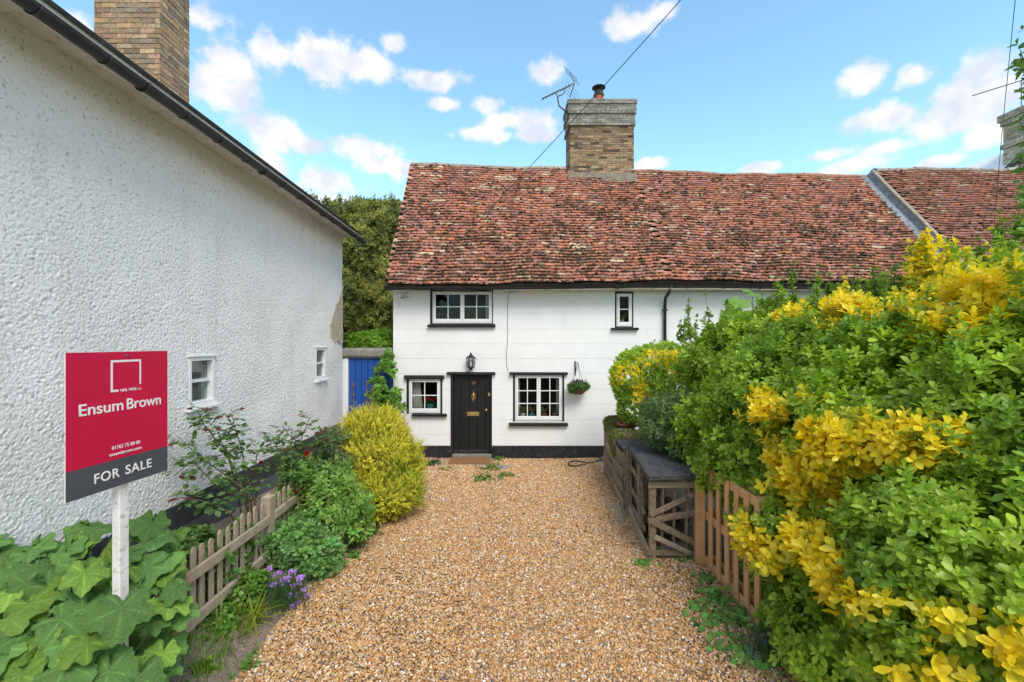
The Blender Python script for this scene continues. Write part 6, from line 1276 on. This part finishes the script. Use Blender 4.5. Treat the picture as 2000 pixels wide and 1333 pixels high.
jb = MB().bb(cx(779), cx(786), WY-.035, WY-.001, cz(582), cz(574)).build('junction_box', M['white_paint'], None, bev=0.004); tag(jb, 'small white junction box under the eaves at the cottage corner', 'box')
o = MB().tube([(cx(782), WY-.02, cz(582)), (cx(790), WY-.09, cz(582)), (cx(800), WY-.11, cz(581))], 0.008, 5).build('cable_hook', M['iron']); tag(o, 'black hook holding the overhead cable at the eaves', 'hook')
def cable(name, label, pts_, r, mat='hose', cat='cable'):
    o = MB().tube(pts_, r, 5).build(name, M[mat], None, smooth=True); return tag(o, label, cat)
a, b = Vector((cx(789), WY-.1, cz(580))), Vector((2.35, 4.0, 9.2)); c = P(1330, 0, 6.2)
a0 = a; dirp = P(1335, -6, 5.0); pts = [a0.lerp(dirp, t)-Vector((0, 0, 0.55*4*t*(1-t)*0.18)) for t in np.linspace(0, 1, 24)]; ext = dirp+(dirp-pts[-2]).normalized()*9
cable('telephone_cable', 'overhead cable running down across the roof to the cottage eaves', pts+[ext], 0.005)
a = P(1945, 400, 9.9); pts = [P(1941, 450, 9.95), a, P(1958, 250, 8.3), P(1983, 0, 6.6), P(2003, -200, 5.6)]; cable('telephone_cable', 'thin near-vertical overhead wire at the right edge', [Vector((pts[0].x-.02, 10.0, 3.9))]+pts, 0.005)
cable('wall_cable', 'thin grey cable snaking down the white wall between the windows', [(cx(x), WY-.006, cz(y)) for x, y in ((1010,568),(1000,569),(993,575),(991.5,600),(991.5,640),(991,670),(989,690),(989.5,715),(993,727))], 0.005, 'steel')
cable('wall_cable', 'pale cable running down the cottage left corner', [(cx(x), WY-.005, cz(y)) for x, y in ((778,580),(778,640),(777.5,720),(778,800))], 0.004, 'white_paint')
# aerial on the chimney
ta = empty('television_aerial', (1.74, 12.6, 8.9), 'grey rooftop aerial on a bent pole at the left of the cottage chimney', 'aerial'); AD = 12.45
MB().tube([P(1112, 225, AD), P(1092, 207, AD), P(1089, 192, AD), P(1091, 186, AD)], 0.022, 7).build('mast', M['steel'], ta, smooth=True)
MB().bb(CHX0-.08, CHX0-.005, CHY+.0, CHY+.06, 8.70, 8.95).build('wall_bracket', M['iron'], ta)
b0, b1 = P(1060, 193, AD-.25), P(1122, 163, AD+.2); MB().tube([b0, b1], 0.016, 6).build('boom', M['steel'], ta); MB().tube([P(1086, 182, AD), P(1088, 190, AD), P(1100, 184, AD), P(1104, 176, AD+.05)], 0.014, 6).build('cradle', M['steel'], ta)
bd = (b1-b0).normalized(); el_ = bd.cross(Vector((0, 0, 1))).normalized()
for k in range(10): q = b0.lerp(b1, k/11+.01); l = 0.10+0.006*k; MB().tube([q-el_*l, q+el_*l], 0.006, 4).lathe([(0.026, -.02), (0.03, 0), (0.026, .02)], q, 6).build('director', M['steel'], ta)
upv = Vector((.25, 0, .9)).normalized(); 
for s_ in (-1, 1):
    e = b1+(Vector((-.12, 0, .32)) if s_ > 0 else Vector((-.12, .05, -.36))); MB().tube([b1, e], 0.013, 5).build('reflector_arm', M['steel'], ta)
    for k in range(4): q = b1.lerp(e, .35+.21*k); hd = Vector((.8, .55, -.38)).normalized(); MB().tube([q-hd*.27, q+hd*.27], 0.006, 4).build('reflector_rod', M['steel'], ta)
# behind the panes
def curtain(label, x0, x1, z0, z1, y, folds=5, flare=0.0):
    n_ = folds*6; mb = MB(); vs = []
    for j in range(8):
        v = j/7; z = z1+(z0-z1)*v
        for i in range(n_+1): u = i/n_; x = x0+(x1-x0)*u*(1+flare*v); vs.append((x, y+.018*math.sin(u*folds*6.283+.6*v), z))
    fs = [(j*(n_+1)+i, j*(n_+1)+i+1, (j+1)*(n_+1)+i+1, (j+1)*(n_+1)+i) for j in range(7) for i in range(n_)]
    o = mb.add(vs, fs).build('curtain', M['curtain'], None, smooth=True); md = o.modifiers.new('t', 'SOLIDIFY'); md.thickness = 0.004; return tag(o, label, 'curtain')
cy = WY+0.16
curtain('cream curtain inside the small window left of the door', cx(803), cx(818), cz(803), cz(744), cy, 4, .35); curtain('narrow curtain at the right of the upper casement window', cx(948), cx(957), cz(628), cz(572), cy, 3)
curtain('patterned curtain at the left of the twelve-pane window', cx(1009), cx(1015), cz(812), cz(736), cy, 3, .2); curtain('pale curtain at the right of the twelve-pane window', cx(1088), cx(1096), cz(812), cz(736), cy, 3)
def pot(name, label, x, zbase, y, r, h, mat): c = (cx(x), y, zbase); o = MB().lathe([(r*.72, 0), (r*.95, h*.85), (r*1.05, h*.86), (r*1.05, h), (r*.9, h), (r*.85, h*.8)], c, 16).build(name, M[mat], None, smooth=True); return tag(o, label, 'pot')
sz_ = cz(806.5)
for nm, z in (('W3', sz_),): 
    o = MB().bb(cx(799), cx(860), WY+.085, WY+.32, z-.03, z).build('window_shelf', M['white_paint'], cot)
MB().bb(cx(1006), cx(1098), WY+.085, WY+.32, cz(818)-.03, cz(818)).build('window_shelf', M['white_paint'], cot); MB().bb(cx(1204), cx(1234), WY+.085, WY+.32, cz(633)-.03, cz(633)).build('window_shelf', M['white_paint'], cot); MB().bb(cx(845), cx(961), WY+.085, WY+.32, cz(627)-.03, cz(627)).build('window_shelf', M['white_paint'], cot)
gpz = sz_; ge = empty('potted_geranium', (cx(838), WY+.2, gpz), 'red geranium in a teal pot behind the small window', 'pot plant')
MB().lathe([(.05, 0), (.075, .11), (.085, .17), (.07, .17), (.06, .12)], (cx(837), WY+.2, gpz), 16).build('pot', M['teal'], ge, smooth=True); p = np.array([cx(838), WY+.2, gpz+.2])+rng.normal(size=(40, 3))*[.06, .04, .04]
scatter('foliage', sprig(4, .04, .022, .4, 30, 90, 1, [.5, 1, .5]), frames(rng.normal(size=(40, 3))*.6+[0, -.4, 1]), p, np.ones(40), merge_cols((.10, .2, .05), 40), M['leaf'], ge); blooms('bloom', ge, [(cx(838)+random.gauss(0, .075), WY+.17+random.gauss(0, .02), gpz+.27+random.gauss(0, .025)) for _ in range(14)], .03, (.62, .02, .03))
def spider(label, x, zb, n_=34, L=.28, mat='white_paint', yy=.2, c=(.20, .26, .10)):
    o = empty('potted_spider_plant', (cx(x), WY+yy, zb), label, 'pot plant'); MB().lathe([(.045, 0), (.06, .09), (.065, .1), (.05, .1), (.045, .08)], (cx(x), WY+yy, zb), 14).build('pot', M[mat], o, smooth=True)
    ribbons('leaves', np.tile([cx(x), WY+yy, zb+.09], (n_, 1))+rng.normal(size=(n_, 3))*[.015, .015, 0], rng.random(n_)*6.28, .15+.5*rng.random(n_), L*(.6+.5*rng.random(n_)), np.full(n_, .007), .8+1.3*rng.random(n_), merge_cols(c, n_), M['leaf'], o)
spider('spider plant in a cream pot behind the narrow upper window', 1219, cz(633), 30, .3, 'curtain', .19, (.30, .36, .16)); spider('spider plant in the left half of the twelve-pane window', 1022, cz(818), 40, .34); spider('arching house plant in the middle left pane of the large window', 1040, cz(818), 36, .36, 'teal'); spider('leafy house plant in the right half of the large window', 1064, cz(818), 40, .34, 'terracotta', .2, (.12, .2, .07)); spider('dark house plant at the right end of the large window', 1085, cz(818), 40, .36, 'terracotta', .2, (.10, .17, .06))
ch_ = empty('wicker_chair', (cx(858), WY+.6, cz(640)), 'wicker chair back showing in the upper casement window', 'chair'); MB().tube([(cx(858)+.22*math.cos(a), WY+.5, cz(640)+.05+.30*math.sin(a)) for a in np.linspace(0, math.pi, 13)], .022, 7).build('back_frame', M['wicker'], ch_, smooth=True)
for k in range(9): a = math.pi*(k+.5)/9; MB().tube([(cx(858)+.22*math.cos(a), WY+.5, cz(640)+.05), (cx(858)+.22*math.cos(a), WY+.5, cz(640)+.05+.30*math.sin(a))], .012, 5).build('cane', M['wicker'], ch_)
for dx_ in (-.2, .2): MB().tube([(cx(858)+dx_, WY+.5, cz(640)-.22), (cx(858)+dx_, WY+.5, cz(640)+.06)], .02, 6).build('leg', M['wicker'], ch_)
